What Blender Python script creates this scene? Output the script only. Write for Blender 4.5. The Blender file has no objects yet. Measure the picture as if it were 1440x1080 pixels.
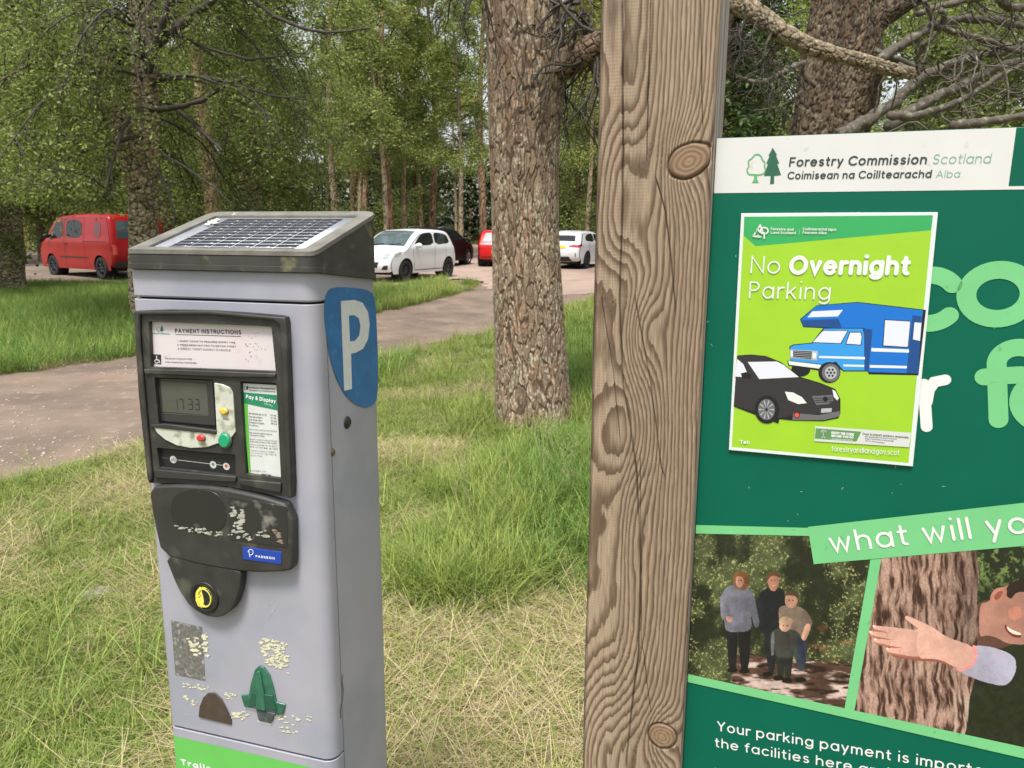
import bpy, bmesh, math, random
import numpy as np
from mathutils import Vector, Matrix
from mathutils.geometry import delaunay_2d_cdt
random.seed(7); rng = np.random.default_rng(7)
S = bpy.context.scene
C = S.collection
R = math.radians

# ------------------------------------------------------------------ camera
PITCH, ROLL, FPX, CAMH = .1943, .005, 1089., 1.6
fw = np.array([0, math.cos(PITCH), -math.sin(PITCH)])
u0 = np.array([0, math.sin(PITCH), math.cos(PITCH)]); r0 = np.array([1., 0, 0])
cu = u0*math.cos(ROLL) - r0*math.sin(ROLL); cr = r0*math.cos(ROLL) + u0*math.sin(ROLL)
cd = bpy.data.cameras.new('camera'); cam = bpy.data.objects.new('camera', cd); C.objects.link(cam)
cd.sensor_width = 36; cd.lens = FPX/1440*36; cd.clip_start = .05; cd.clip_end = 600
M = Matrix.Identity(4)
for i in range(3):
    M[i][0] = cr[i]; M[i][1] = cu[i]; M[i][2] = -fw[i]
M[2][3] = CAMH
cam.matrix_world = M
cd.dof.use_dof = True; cd.dof.focus_distance = 1.2; cd.dof.aperture_fstop = 18
S.camera = cam
# ------------------------------------------------------------------ world, sun, exposure
SUN_EL, SUN_AZ = R(66), R(196)      # azimuth clockwise from +Y; the sun stands behind the camera, to its left
w = bpy.data.worlds.new('World'); S.world = w; w.use_nodes = True
nt = w.node_tree; bg = nt.nodes['Background']
sky = nt.nodes.new('ShaderNodeTexSky'); sky.sky_type = 'NISHITA'; sky.sun_disc = False
sky.sun_elevation = SUN_EL; sky.sun_rotation = SUN_AZ; sky.dust_density = 3; sky.air_density = 1.2
hs = nt.nodes.new('ShaderNodeHueSaturation'); hs.inputs['Saturation'].default_value = .35; hs.inputs['Value'].default_value = 1.0
nt.links.new(sky.outputs[0], hs.inputs['Color']); nt.links.new(hs.outputs[0], bg.inputs[0])
bg.inputs[1].default_value = .15
sd = bpy.data.lights.new('sun', 'SUN'); sd.energy = 3.3; sd.angle = R(14); sd.color = (1, .965, .90)
sun = bpy.data.objects.new('sun', sd); C.objects.link(sun)
sv = Vector((math.sin(SUN_AZ)*math.cos(SUN_EL), math.cos(SUN_AZ)*math.cos(SUN_EL), math.sin(SUN_EL)))
sun.rotation_euler = sv.to_track_quat('Z', 'Y').to_euler()
S.view_settings.view_transform = 'Standard'; S.view_settings.look = 'None'
S.view_settings.gamma = 1; S.view_settings.use_curve_mapping = False; S.view_settings.exposure = .6
S.render.engine = 'CYCLES'
S.cycles.max_bounces = 6; S.cycles.diffuse_bounces = 3; S.cycles.glossy_bounces = 2; S.cycles.transmission_bounces = 3
S.cycles.transparent_max_bounces = 6; S.cycles.use_denoising = True; S.cycles.caustics_reflective = False; S.cycles.caustics_refractive = False

# ------------------------------------------------------------------ geometry helpers
def gz(y): return .012*np.maximum(0, np.asarray(y, float)-15)
def ray(px, py): return fw + (px-720)/FPX*cr - (py-540)/FPX*cu
def ground(px, py):
    d = ray(px, py); t = -CAMH/d[2] if d[2] < 0 else 200.
    for _ in range(12):
        t = (gz(d[1]*t)-CAMH)/d[2]
    return float(d[0]*t), float(d[1]*t)
def at(px, py, y):
    d = ray(px, py); t = y/d[1]; return np.array([d[0]*t, y, CAMH+d[2]*t])

class Frame:
    """an upright frame turned about z: x right along the face, y into the depth, z up from the ground"""
    def __init__(s, th, d0, s0):
        s.th = th; s.ex = np.array([math.cos(th), -math.sin(th), 0]); s.n = np.array([math.sin(th), math.cos(th), 0])
        p0 = s.n*(d0*math.cos(th)); s.o = s.ex*s0 + p0
    def f(s, px, py, y=0.):
        d = ray(px, py); t = ((s.o+s.n*y)@s.n)/(d@s.n); P = d*t
        return float((P-s.o)@s.ex), float(P[2]+CAMH)
    def s(s_, px, py, x=0.):
        d = ray(px, py); t = ((s_.o+s_.ex*x)@s_.ex)/(d@s_.ex); P = d*t
        return float((P-s_.o)@s_.n), float(P[2]+CAMH)
    def empty(s, name, y=0):
        o = bpy.data.objects.new(name, None); C.objects.link(o); o.empty_display_size = .1
        p = s.o+s.n*y
        o.location = (p[0], p[1], 0); o.rotation_euler = (0, 0, -s.th); return o

def tag(o, label=None, cat=None, group=None, kind=None):
    for k, v in (('label', label), ('category', cat), ('group', group), ('kind', kind)):
        if v: o[k] = v
    return o
def empty(name, loc=(0, 0, 0), rz=0):
    o = bpy.data.objects.new(name, None); C.objects.link(o); o.location = loc; o.rotation_euler = (0, 0, rz); o.empty_display_size = .2
    return o

def mesh_np(name, V, quads=None, tris=None, col=None, smooth=False, attr='Col'):
    me = bpy.data.meshes.new(name)
    V = np.ascontiguousarray(V, dtype=np.float32)
    me.vertices.add(len(V)); me.vertices.foreach_set('co', V.ravel())
    loops = []; starts = []; tot = 0
    for F, k in ((quads, 4), (tris, 3)):
        if F is not None and len(F):
            F = np.asarray(F, dtype=np.int32); loops.append(F.ravel()); starts.append(tot+np.arange(len(F))*k); tot += F.size
    L = np.concatenate(loops).astype(np.int32); st = np.concatenate(starts).astype(np.int32)
    me.loops.add(len(L)); me.loops.foreach_set('vertex_index', L)
    me.polygons.add(len(st)); me.polygons.foreach_set('loop_start', st)
    if smooth: me.polygons.foreach_set('use_smooth', np.ones(len(st), dtype=bool))
    me.update(calc_edges=True)
    if col is not None:
        a = me.color_attributes.new(attr, 'FLOAT_COLOR', 'POINT')
        c4 = np.ones((len(V), 4), dtype=np.float32); c4[:, :3] = col; a.data.foreach_set('color', c4.ravel())
    return me
def link(name, me, mat=None, parent=None, loc=None):
    o = bpy.data.objects.new(name, me); C.objects.link(o)
    if mat is not None and not me.materials: me.materials.append(mat)
    if parent is not None: o.parent = parent
    if loc is not None: o.location = loc
    return o

class MB:
    def __init__(s): s.V = []; s.Q = []; s.T = []; s.col = []; s.n = 0
    def add(s, V, Q=None, T=None, col=None):
        V = np.asarray(V, float).reshape(-1, 3)
        if Q is not None and len(Q): s.Q.append(np.asarray(Q)+s.n)
        if T is not None and len(T): s.T.append(np.asarray(T)+s.n)
        s.V.append(V); s.n += len(V)
        if col is not None: s.col.append(np.broadcast_to(np.asarray(col, float), (len(V), 3)))
        return s
    def mesh(s, name, smooth=False):
        return mesh_np(name, np.concatenate(s.V), np.concatenate(s.Q) if s.Q else None, np.concatenate(s.T) if s.T else None,
                       np.concatenate(s.col) if s.col else None, smooth)
    def build(s, name, mat, parent=None, smooth=False): return link(name, s.mesh(name, smooth), mat, parent)
    def box(s, x0, x1, y0, y1, z0, z1):
        V = [(x, y, z) for x in (x0, x1) for y in (y0, y1) for z in (z0, z1)]
        return s.add(V, [(0, 1, 3, 2), (4, 6, 7, 5), (0, 4, 5, 1), (2, 3, 7, 6), (0, 2, 6, 4), (1, 5, 7, 3)])
    def tube(s, P, rad, k=8, cap=True, col=None):
        P = np.asarray(P, float); n = len(P); rad = np.broadcast_to(np.asarray(rad, float), (n,))
        T = np.gradient(P, axis=0); T /= np.linalg.norm(T, axis=1)[:, None]+1e-9
        up = np.array([0, 0, 1.]) if abs(T[0][2]) < .9 else np.array([1., 0, 0])
        A = np.cross(T, up); A /= np.linalg.norm(A, axis=1)[:, None]+1e-9; B = np.cross(T, A)
        a = np.linspace(0, 2*np.pi, k, endpoint=False)
        V = P[:, None]+rad[:, None, None]*(np.cos(a)[None, :, None]*A[:, None]+np.sin(a)[None, :, None]*B[:, None])
        i = np.arange(n-1)[:, None]*k; j = np.arange(k)[None, :]; j2 = (j+1) % k
        Q = np.stack([i+j, i+j2, i+k+j2, i+k+j], -1).reshape(-1, 4)
        V = V.reshape(-1, 3); T3 = []
        if cap:
            V = np.vstack([V, P[:1], P[-1:]]); c0 = n*k
            T3 = [(c0, (q+1) % k, q) for q in range(k)]+[(c0+1, (n-1)*k+q, (n-1)*k+(q+1) % k) for q in range(k)]
        return s.add(V, Q, T3, col)
    def lathe(s, prof, k=24, axis='z', o=(0, 0, 0)):
        prof = np.asarray(prof, float); a = np.linspace(0, 2*np.pi, k, endpoint=False); n = len(prof)
        r, h = prof[:, 0][:, None], prof[:, 1][:, None]
        X, Y, Z = r*np.cos(a), r*np.sin(a), h+0*a
        V = {'z': (X, Y, Z), 'y': (X, Z, Y), 'x': (Z, X, Y)}[axis]
        V = np.stack(V, -1).reshape(-1, 3)+np.array(o)
        i = np.arange(n-1)[:, None]*k; j = np.arange(k)[None, :]; j2 = (j+1) % k
        return s.add(V, np.stack([i+j, i+j2, i+k+j2, i+k+j], -1).reshape(-1, 4))

def area2(P): return sum(P[i-1][0]*P[i][1]-P[i][0]*P[i-1][1] for i in range(len(P)))
def inpoly(P, X, Y):
    ins = np.zeros(np.shape(X), bool)
    for i in range(len(P)):
        x1, y1 = P[i-1][:2]; x2, y2 = P[i][:2]
        if y1 == y2: continue
        c = ((y1 > Y) != (y2 > Y)) & (X < (x2-x1)*(Y-y1)/(y2-y1)+x1); ins ^= c
    return ins
def cdt(outline, holes=(), extra=()):
    vs = []; es = []
    for P in [outline, *holes]:
        b = len(vs); vs += [Vector(p[:2]) for p in P]; es += [(b+i, b+(i+1) % len(P)) for i in range(len(P))]
    vs += [Vector(p) for p in extra]
    v, e, f, *_ = delaunay_2d_cdt(vs, es, [], 0, 1e-7)
    v = np.array([tuple(p) for p in v]); f = np.array([t for t in f if len(t) == 3])
    c = v[f].mean(1); k = inpoly(outline, c[:, 0], c[:, 1])
    for h in holes: k &= ~inpoly(h, c[:, 0], c[:, 1])
    return v, f[k]
def prism_mesh(name, outline, holes=(), y0=-.01, y1=0.):
    """solid plate: outline in the face plane (x,z), from y0 (front) back to y1"""
    v, f = cdt(outline, holes); n = len(v)
    V = np.vstack([np.c_[v[:, 0], np.full(n, y0), v[:, 1]], np.c_[v[:, 0], np.full(n, y1), v[:, 1]]])
    me = {}
    for t in f:
        for a, b in ((t[0], t[1]), (t[1], t[2]), (t[2], t[0])):
            me[(a, b)] = me.get((a, b), 0)+1
    Q = [(b, a, a+n, b+n) for (a, b) in me if (b, a) not in me]
    T = np.vstack([f, f[:, ::-1]+n])
    o = mesh_np(name, V, np.array(Q), T)
    bm = bmesh.new(); bm.from_mesh(o)
    bmesh.ops.dissolve_limit(bm, angle_limit=.001, verts=bm.verts, edges=bm.edges)
    bmesh.ops.recalc_face_normals(bm, faces=bm.faces)
    bm.to_mesh(o); bm.free()
    return o
def bevel(o, wd=.002, seg=2, ang=35):
    m = o.modifiers.new('bevel', 'BEVEL'); m.width = wd; m.segments = seg; m.limit_method = 'ANGLE'; m.angle_limit = R(ang)
    for p in o.data.polygons: p.use_smooth = True
    m.harden_normals = False
    try: o.data.set_sharp_from_angle(angle=R(40))
    except Exception: pass
    return o
def prism(parent, name, outline, y0, y1, mat, holes=(), bev=0):
    o = link(name, prism_mesh(name, outline, holes, y0, y1), mat, parent)
    if bev: bevel(o, bev)
    return o
def flat(parent, name, pts, y, mat):
    pts = list(pts)
    if area2(pts) < 0: pts = pts[::-1]
    me = bpy.data.meshes.new(name); me.from_pydata([(p[0], y, p[1]) for p in pts], [], [list(range(len(pts)))]); me.update()
    return link(name, me, mat, parent)
def ell(cx, cz, rx, rz, n=24, rot=0, a0=0, a1=360):
    out = []
    for i in range(n):
        a = R(a0+(a1-a0)*i/(n if a1-a0 == 360 else n-1)); x, z = rx*math.cos(a), rz*math.sin(a)
        out.append((cx+x*math.cos(rot)-z*math.sin(rot), cz+x*math.sin(rot)+z*math.cos(rot)))
    return out
def smooth_poly(P, it=2):
    """round a closed polygon's corners by corner cutting"""
    for _ in range(it):
        Q = []
        for i in range(len(P)):
            a, b = np.array(P[i]), np.array(P[(i+1) % len(P)]); Q += [tuple(a*.8+b*.2), tuple(a*.2+b*.8)]
        P = Q
    return P
def rrect(x0, x1, z0, z1, r, n=5):
    P = []
    for cx, cz, a in ((x1-r, z0+r, -90), (x1-r, z1-r, 0), (x0+r, z1-r, 90), (x0+r, z0+r, 180)):
        P += [(cx+r*math.cos(R(a+90*i/n)), cz+r*math.sin(R(a+90*i/n))) for i in range(n+1)]
    return P

# ------------------------------------------------------------------ numpy noise
def _h(ix, iy, s=0):
    n = (ix.astype(np.int64)*374761393+iy.astype(np.int64)*668265263+s*2147483647) & 0xffffffff
    n = ((n ^ (n >> 13))*1274126177) & 0xffffffff
    return ((n ^ (n >> 16)) & 0xffff)/65535.
def vn(x, y, s=0):
    ix, iy = np.floor(x), np.floor(y); fx, fy = x-ix, y-iy; fx = fx*fx*(3-2*fx); fy = fy*fy*(3-2*fy)
    a, b, c, d = _h(ix, iy, s), _h(ix+1, iy, s), _h(ix, iy+1, s), _h(ix+1, iy+1, s)
    return (a*(1-fx)+b*fx)*(1-fy)+(c*(1-fx)+d*fx)*fy
def fbm(x, y, o=4, s=0):
    t = 0; a = .5
    for i in range(o): t = t+a*vn(x*2**i, y*2**i, s+i*17); a *= .5
    return t/(1-.5**o)
def voro(x, y, s=0, jit=.9):
    ix, iy = np.floor(x), np.floor(y); f1 = np.full(x.shape, 9.); f2 = f1.copy(); cid = np.zeros(x.shape)
    for dx in (-1, 0, 1):
        for dy in (-1, 0, 1):
            cx, cy = ix+dx, iy+dy
            d = np.hypot(cx+.5+jit*(_h(cx, cy, s)-.5)-x, cy+.5+jit*(_h(cx, cy, s+5)-.5)-y)
            n1 = d < f1; f2 = np.where(n1, f1, np.minimum(f2, d)); cid = np.where(n1, _h(cx, cy, s+9), cid); f1 = np.where(n1, d, f1)
    return f1, f2, cid
def sstep(a, b, x): t = np.clip((x-a)/(b-a), 0, 1); return t*t*(3-2*t)
def mixc(a, b, t): return np.asarray(a)*(1-t[..., None])+np.asarray(b)*t[..., None]
def lin(r, g, b):
    return tuple(((c/255+.055)/1.055)**2.4 if c > 10 else c/255/12.92 for c in (r, g, b))

# ------------------------------------------------------------------ materials
_m = {}
def mat(name, col=(.5, .5, .5), rough=.6, var=0, scale=8, col2=None, t0=.4, t1=.65, bump=0, bscale=60, metal=0, coat=0, attr=None, spec=.5, bdist=.002,
        trans=0, emit=0, grime=None, gscale=30, g0=.55, g1=.75, island=0, coord='Object'):
    if name in _m: return _m[name]
    m = bpy.data.materials.new(name); m.use_nodes = True; _m[name] = m; n = m.node_tree; N = n.nodes; L = n.links; b = N['Principled BSDF']
    b.inputs['Roughness'].default_value = rough; b.inputs['Metallic'].default_value = metal; b.inputs['Coat Weight'].default_value = coat
    b.inputs['Specular IOR Level'].default_value = spec
    tc = N.new('ShaderNodeTexCoord').outputs[coord] if coord != 'Position' else N.new('ShaderNodeNewGeometry').outputs['Position']
    def noise(sc, det=4):
        t = N.new('ShaderNodeTexNoise'); t.inputs['Scale'].default_value = sc; t.inputs['Detail'].default_value = det; L.new(tc, t.inputs['Vector']); return t.outputs['Fac']
    def ramp(src, a, c):
        r = N.new('ShaderNodeMapRange'); r.inputs[1].default_value = a; r.inputs[2].default_value = c; L.new(src, r.inputs[0]); return r.outputs[0]
    def mix(f, a, c):
        x = N.new('ShaderNodeMix'); x.data_type = 'RGBA'
        for s_, v in ((0, f), (6, a), (7, c)):
            if isinstance(v, bpy.types.NodeSocket): L.new(v, x.inputs[s_])
            elif isinstance(v, (int, float)): x.inputs[s_].default_value = v
            else: x.inputs[s_].default_value = (*v[:3], 1)
        return x.outputs[2]
    cur = tuple(col)
    if attr:
        a = N.new('ShaderNodeAttribute'); a.attribute_name = attr; cur = a.outputs['Color']
    if col2 is not None: cur = mix(ramp(noise(scale), t0, t1), cur, col2)
    if grime is not None: cur = mix(ramp(noise(gscale, 6), g0, g1), cur, grime)
    if island:
        g = N.new('ShaderNodeNewGeometry'); h = N.new('ShaderNodeHueSaturation'); h.inputs['Saturation'].default_value = 1
        r = N.new('ShaderNodeMapRange'); r.inputs[3].default_value = 1-island; r.inputs[4].default_value = 1+island; L.new(g.outputs['Random Per Island'], r.inputs[0]); L.new(r.outputs[0], h.inputs['Value'])
        if isinstance(cur, tuple): h.inputs['Color'].default_value = (*cur, 1)
        else: L.new(cur, h.inputs['Color'])
        cur = h.outputs[0]
    if var:
        h = N.new('ShaderNodeHueSaturation'); r = N.new('ShaderNodeMapRange'); r.inputs[1].default_value = .3; r.inputs[2].default_value = .7; r.inputs[3].default_value = 1-var; r.inputs[4].default_value = 1+var
        L.new(noise(scale*2.3, 5), r.inputs[0]); L.new(r.outputs[0], h.inputs['Value'])
        if isinstance(cur, tuple): h.inputs['Color'].default_value = (*cur, 1)
        else: L.new(cur, h.inputs['Color'])
        cur = h.outputs[0]
    if isinstance(cur, tuple): b.inputs['Base Color'].default_value = (*cur, 1)
    else: L.new(cur, b.inputs['Base Color'])
    if bump:
        bp = N.new('ShaderNodeBump'); bp.inputs['Strength'].default_value = bump; bp.inputs['Distance'].default_value = bdist; L.new(noise(bscale, 6), bp.inputs['Height']); L.new(bp.outputs[0], b.inputs['Normal'])
    if trans:
        tr = N.new('ShaderNodeBsdfTranslucent'); mx = N.new('ShaderNodeMixShader'); mx.inputs[0].default_value = trans
        if isinstance(cur, tuple): tr.inputs[0].default_value = (*cur, 1)
        else: L.new(cur, tr.inputs[0])
        L.new(b.outputs[0], mx.inputs[1]); L.new(tr.outputs[0], mx.inputs[2]); L.new(mx.outputs[0], N['Material Output'].inputs[0])
    return m

# ------------------------------------------------------------------ stroke lettering (round-ended sans)
def _L(*p): return [(p[i], p[i+1]) for i in range(0, len(p), 2)]
def _A(cx, cy, rx, ry, a0, a1, n=None):
    n = n or max(4, int(abs(a1-a0)/22)); return [(cx+rx*math.cos(R(a0+(a1-a0)*i/n)), cy+ry*math.sin(R(a0+(a1-a0)*i/n))) for i in range(n+1)]
XH = .70
_o = _A(.30, .35, .30, .35, 0, 360)
G = {
 'a': (.60, [_o, _L(.6, XH, .6, 0)]), 'b': (.60, [_o, _L(0, 1, 0, 0)]), 'c': (.52, [_A(.31, .35, .31, .35, 48, 312)]),
 'd': (.60, [_o, _L(.6, 1, .6, 0)]), 'e': (.60, [_L(.04, .37, .56, .37), _A(.30, .35, .30, .35, 4, 318)]),
 'f': (.32, [_A(.32, .82, .18, .18, 80, 180)+_L(.14, .7, .14, 0), _L(0, .68, .32, .68)]),
 'g': (.60, [_o, _L(.6, XH, .6, -.02)+_A(.30, -.04, .30, .24, 0, -145)]),
 'h': (.52, [_L(0, 1, 0, 0), _A(.26, .42, .26, .27, 180, 0)+_L(.52, .3, .52, 0)]), 'i': (0, [_L(0, XH-.02, 0, 0), _L(0, 1.05, 0, 1.06)]),
 'k': (.48, [_L(0, 1, 0, 0), _L(.44, XH, .03, .3), _L(.16, .42, .48, 0)]), 'l': (0, [_L(0, 1, 0, 0)]),
 'm': (.84, [_L(0, XH, 0, 0), _A(.21, .46, .21, .23, 180, 0)+_L(.42, .3, .42, 0), _A(.63, .46, .21, .23, 180, 0)+_L(.84, .3, .84, 0)]),
 'n': (.50, [_L(0, XH, 0, 0), _A(.25, .43, .25, .26, 180, 0)+_L(.5, .3, .5, 0)]), 'o': (.60, [_o]),
 'p': (.60, [_o, _L(0, XH, 0, -.3)]), 'q': (.6, [_o, _L(.6, XH, .6, -.3)]), 'r': (.26, [_L(0, XH, 0, 0), _A(.26, .42, .26, .27, 180, 75)]),
 's': (.42, [_A(.21, .525, .18, .17, 35, 270)+_A(.21, .18, .2, .17, 90, -145)]),
 't': (.30, [_L(.12, .95, .12, .2)+_A(.28, .16, .16, .15, 180, 270), _L(0, .68, .30, .68)]),
 'u': (.50, [_L(0, XH, 0, .3)+_A(.25, .27, .25, .27, 180, 360)+_L(.5, .4, .5, XH), _L(.5, XH, .5, 0)]),
 'v': (.5, [_L(0, XH, .25, 0, .5, XH)]), 'w': (.8, [_L(0, XH, .2, 0, .4, XH-.05, .6, 0, .8, XH)]), 'x': (.46, [_L(0, XH, .46, 0), _L(.46, XH, 0, 0)]),
 'y': (.5, [_L(0, XH, .26, .04), _L(.5, XH, .14, -.3)]), 'z': (.44, [_L(0, XH, .44, XH, 0, 0, .44, 0)]), 'j': (.1, [_L(.1, XH, .1, -.1)+_A(-.02, -.12, .12, .16, 0, -90), _L(.1, .94, .1, .95)]),
 'A': (.72, [_L(0, 0, .36, 1, .72, 0), _L(.12, .32, .60, .32)]), 'B': (.55, [_L(.3, .53, 0, .53, 0, 1, .28, 1)+_A(.28, .765, .22, .235, 90, -90), _L(0, .53, 0, 0, .3, 0)+_A(.3, .265, .26, .265, -90, 90)]),
 'C': (.76, [_A(.46, .5, .46, .5, 45, 315)]), 'D': (.68, [_L(.22, 1, 0, 1, 0, 0, .22, 0)+_A(.22, .5, .46, .5, -90, 90)]),
 'E': (.5, [_L(.5, 1, 0, 1, 0, 0, .5, 0), _L(0, .52, .44, .52)]), 'F': (.48, [_L(.48, 1, 0, 1, 0, 0), _L(0, .5, .42, .5)]),
 'G': (.8, [_A(.46, .5, .46, .5, 45, 350)+_L(.92, .46, .55, .46)]), 'H': (.62, [_L(0, 1, 0, 0), _L(.62, 1, .62, 0), _L(0, .52, .62, .52)]), 'I': (0, [_L(0, 1, 0, 0)]),
 'J': (.4, [_L(.4, 1, .4, .25)+_A(.2, .22, .2, .22, 0, -170)]),
 'K': (.56, [_L(0, 1, 0, 0), _L(.52, 1, .03, .42), _L(.18, .58, .56, 0)]), 'L': (.46, [_L(0, 1, 0, 0, .46, 0)]), 'M': (.8, [_L(0, 0, .05, 1, .4, .25, .75, 1, .8, 0)]),
 'N': (.64, [_L(0, 0, 0, 1, .64, 0, .64, 1)]), 'O': (.92, [_A(.46, .5, .46, .5, 0, 360)]), 'P': (.52, [_L(0, 0, 0, 1, .26, 1)+_A(.26, .74, .26, .26, 90, -90)+_L(.2, .48, 0, .48)]),
 'Q': (.92, [_A(.46, .5, .46, .5, 0, 360), _L(.6, .25, .92, 0)]), 'R': (.55, [_L(0, 0, 0, 1, .26, 1)+_A(.26, .75, .26, .25, 90, -90)+_L(.2, .5, 0, .5), _L(.28, .5, .55, 0)]),
 'S': (.52, [_A(.26, .745, .24, .245, 30, 270)+_A(.26, .25, .25, .25, 90, -150)]), 'T': (.6, [_L(0, 1, .6, 1), _L(.3, 1, .3, 0)]),
 'U': (.62, [_L(0, 1, 0, .3)+_A(.31, .3, .31, .3, 180, 360)+_L(.62, .4, .62, 1)]), 'V': (.66, [_L(0, 1, .33, 0, .66, 1)]), 'W': (.95, [_L(0, 1, .24, 0, .475, .9, .71, 0, .95, 1)]),
 'X': (.6, [_L(0, 1, .6, 0), _L(.6, 1, 0, 0)]), 'Y': (.62, [_L(0, 1, .31, .48, .62, 1), _L(.31, .48, .31, 0)]),
 '0': (.52, [_A(.26, .5, .26, .5, 0, 360)]), '1': (.3, [_L(.05, .8, .25, 1, .25, 0)]), '2': (.5, [_A(.25, .73, .23, .26, 160, -30)+_L(.02, 0, .5, 0)]),
 '3': (.5, [_A(.23, .75, .21, .24, 140, -90)+_A(.23, .26, .25, .26, 90, -140)]), '4': (.52, [_L(.52, .26, 0, .26, .38, 1, .38, 0)]), '9': (.5, [_A(.25, .7, .25, .3, 0, 360), _L(.5, .66, .12, 0)]), '5': (.5, [_L(.46, 1, .08, 1, .04, .56)+_A(.23, .32, .25, .32, 120, -140)]),
 '6': (.5, [_A(.25, .3, .25, .3, 0, 360), _L(.4, 1, .03, .4)]), '7': (.48, [_L(0, 1, .48, 1, .16, 0)]), '8': (.5, [_A(.25, .76, .2, .24, 0, 360), _A(.25, .27, .25, .27, 0, 360)]),
 '&': (.62, [_L(.6, 0, .12, .68)+_A(.26, .82, .16, .18, 200, -20)+_L(.12, .5)+_A(.24, .24, .22, .24, 130, 330)+_L(.6, .42)]),
 '.': (0, [_L(0, .02, 0, .01)]), ':': (0, [_L(0, .02, 0, .01), _L(0, .55, 0, .56)]), '/': (.4, [_L(0, 0, .4, 1)]), '£': (.46, [_A(.26, .76, .18, .24, 20, 180)+_L(.12, .2, .02, 0, .46, 0), _L(0, .45, .34, .45)]),
 "'": (0, [_L(0, 1, 0, .82)]), '-': (.3, [_L(0, .42, .3, .42)]), '|': (0, [_L(0, 1.05, 0, -.2)]), ',': (.0, [_L(0, .02, -.05, -.14)]),
}
def stroke_mesh(mb, P, hw, y, cap=6, miter=True):
    """one stroke as a flat ribbon with round ends in the x,z plane at depth y"""
    P = [np.array(p, float) for p in P]; Q = [P[0]]
    for p in P[1:]:
        if np.linalg.norm(p-Q[-1]) > 1e-6: Q.append(p)
    if len(Q) == 1: Q.append(Q[0]+np.array([1e-5, 0]))
    closed = len(Q) > 3 and np.linalg.norm(Q[0]-Q[-1]) < hw*.2
    if closed: Q = Q[:-1]
    n = len(Q); Lf = []; Rt = []
    for i in range(n):
        a = Q[i-1] if (i > 0 or closed) else None; b = Q[(i+1) % n] if (i < n-1 or closed) else None
        d1 = (Q[i]-a)/np.linalg.norm(Q[i]-a) if a is not None else None; d2 = (b-Q[i])/np.linalg.norm(b-Q[i]) if b is not None else None
        if d1 is None: d1 = d2
        if d2 is None: d2 = d1
        nn = np.array([-(d1+d2)[1], (d1+d2)[0]]); l = np.linalg.norm(nn); nn = nn/l if l > 1e-6 else np.array([-d1[1], d1[0]])
        k = 1/max(.45, nn@np.array([-d1[1], d1[0]])); Lf.append(Q[i]+nn*hw*k); Rt.append(Q[i]-nn*hw*k)
    V = [(p[0], y, p[1]) for p in Lf]+[(p[0], y, p[1]) for p in Rt]
    F = [(i, n+i, n+(i+1) % n, (i+1) % n) for i in range(n if closed else n-1)]
    T = []
    if not closed and cap:
        for c, d, a, b in ((Q[0], Q[0]-Q[1], Lf[0], Rt[0]), (Q[-1], Q[-1]-Q[-2], Rt[-1], Lf[-1])):
            a0 = math.atan2(a[1]-c[1], a[0]-c[0]); b0 = len(V); V.append((c[0], y, c[1]))
            for i in range(cap+1):
                t = a0+math.pi*i/cap; V.append((c[0]+hw*math.cos(t), y, c[1]+hw*math.sin(t)))
            T += [(b0, b0+1+i, b0+2+i) for i in range(cap)]
    F = [f[::-1] for f in F]
    mb.add(V, F, T)
def text(parent, name, s, p0, p1, cap, wt, y, mt, slant=0, gap=.16, space=.38, capseg=6):
    """lettering between baseline ends p0 and p1 (x,z); cap = capital height; wt = stroke half width over cap height"""
    x = 0; items = []
    for i, ch in enumerate(s):
        if ch == ' ': x += space; continue
        adv, st = G[ch]; x += wt
        items.append((x, st)); x += adv+wt+gap
    tot = x-gap; p0 = np.array(p0); p1 = np.array(p1); d = p1-p0; ln = np.linalg.norm(d); d = d/ln; nn = np.array([-d[1], d[0]]); sx = ln/tot
    mb = MB(); hw = wt*cap; k = 0
    for x, st in items:
        for P in st:
            Q = [p0+d*((x+q[0])*sx+slant*q[1]*cap)+nn*((wt+(1-2*wt)*q[1])*cap) for q in P]
            stroke_mesh(mb, Q, hw, y-.00002*(k % 5), capseg); k += 1
    return mb.build(name, mt, parent)
# ================================================================== GROUND, TRACK, CAR PARK
def gpx(*p): return [ground(p[i], p[i+1]) for i in range(0, len(p), 2)]
def hgt(x, y): return gz(y)+.05*(fbm(np.asarray(x)*.5+20, np.asarray(y)*.5+20, 3, 2)-.5)*sstep(1.5, 4, np.asarray(y))
grassm = mat('grass_ground', (.085, .10, .035), .9, col2=(.22, .17, .08), scale=2.2, t0=.42, t1=.62, grime=(.05, .035, .02), gscale=7, g0=.60, g1=.72, bump=.5, bscale=60, bdist=.02, coord='Position')
def sheet(name, x0, x1, y0, y1, nx, ny, zf, m, mask=None):
    X, Y = np.meshgrid(np.linspace(x0, x1, nx), y0+(y1-y0)*np.linspace(0, 1, ny)**1.6); V = np.stack([X, Y, zf(X, Y)], -1).reshape(-1, 3)
    i = np.arange(ny-1)[:, None]*nx+np.arange(nx-1)[None, :]; Q = np.stack([i, i+1, i+nx+1, i+nx], -1).reshape(-1, 4)
    if mask is not None:
        c = V[Q].mean(1); Q = Q[mask(c[:, 0], c[:, 1])]
    return link(name, mesh_np(name, V, Q, None, None, True), m)
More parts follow.
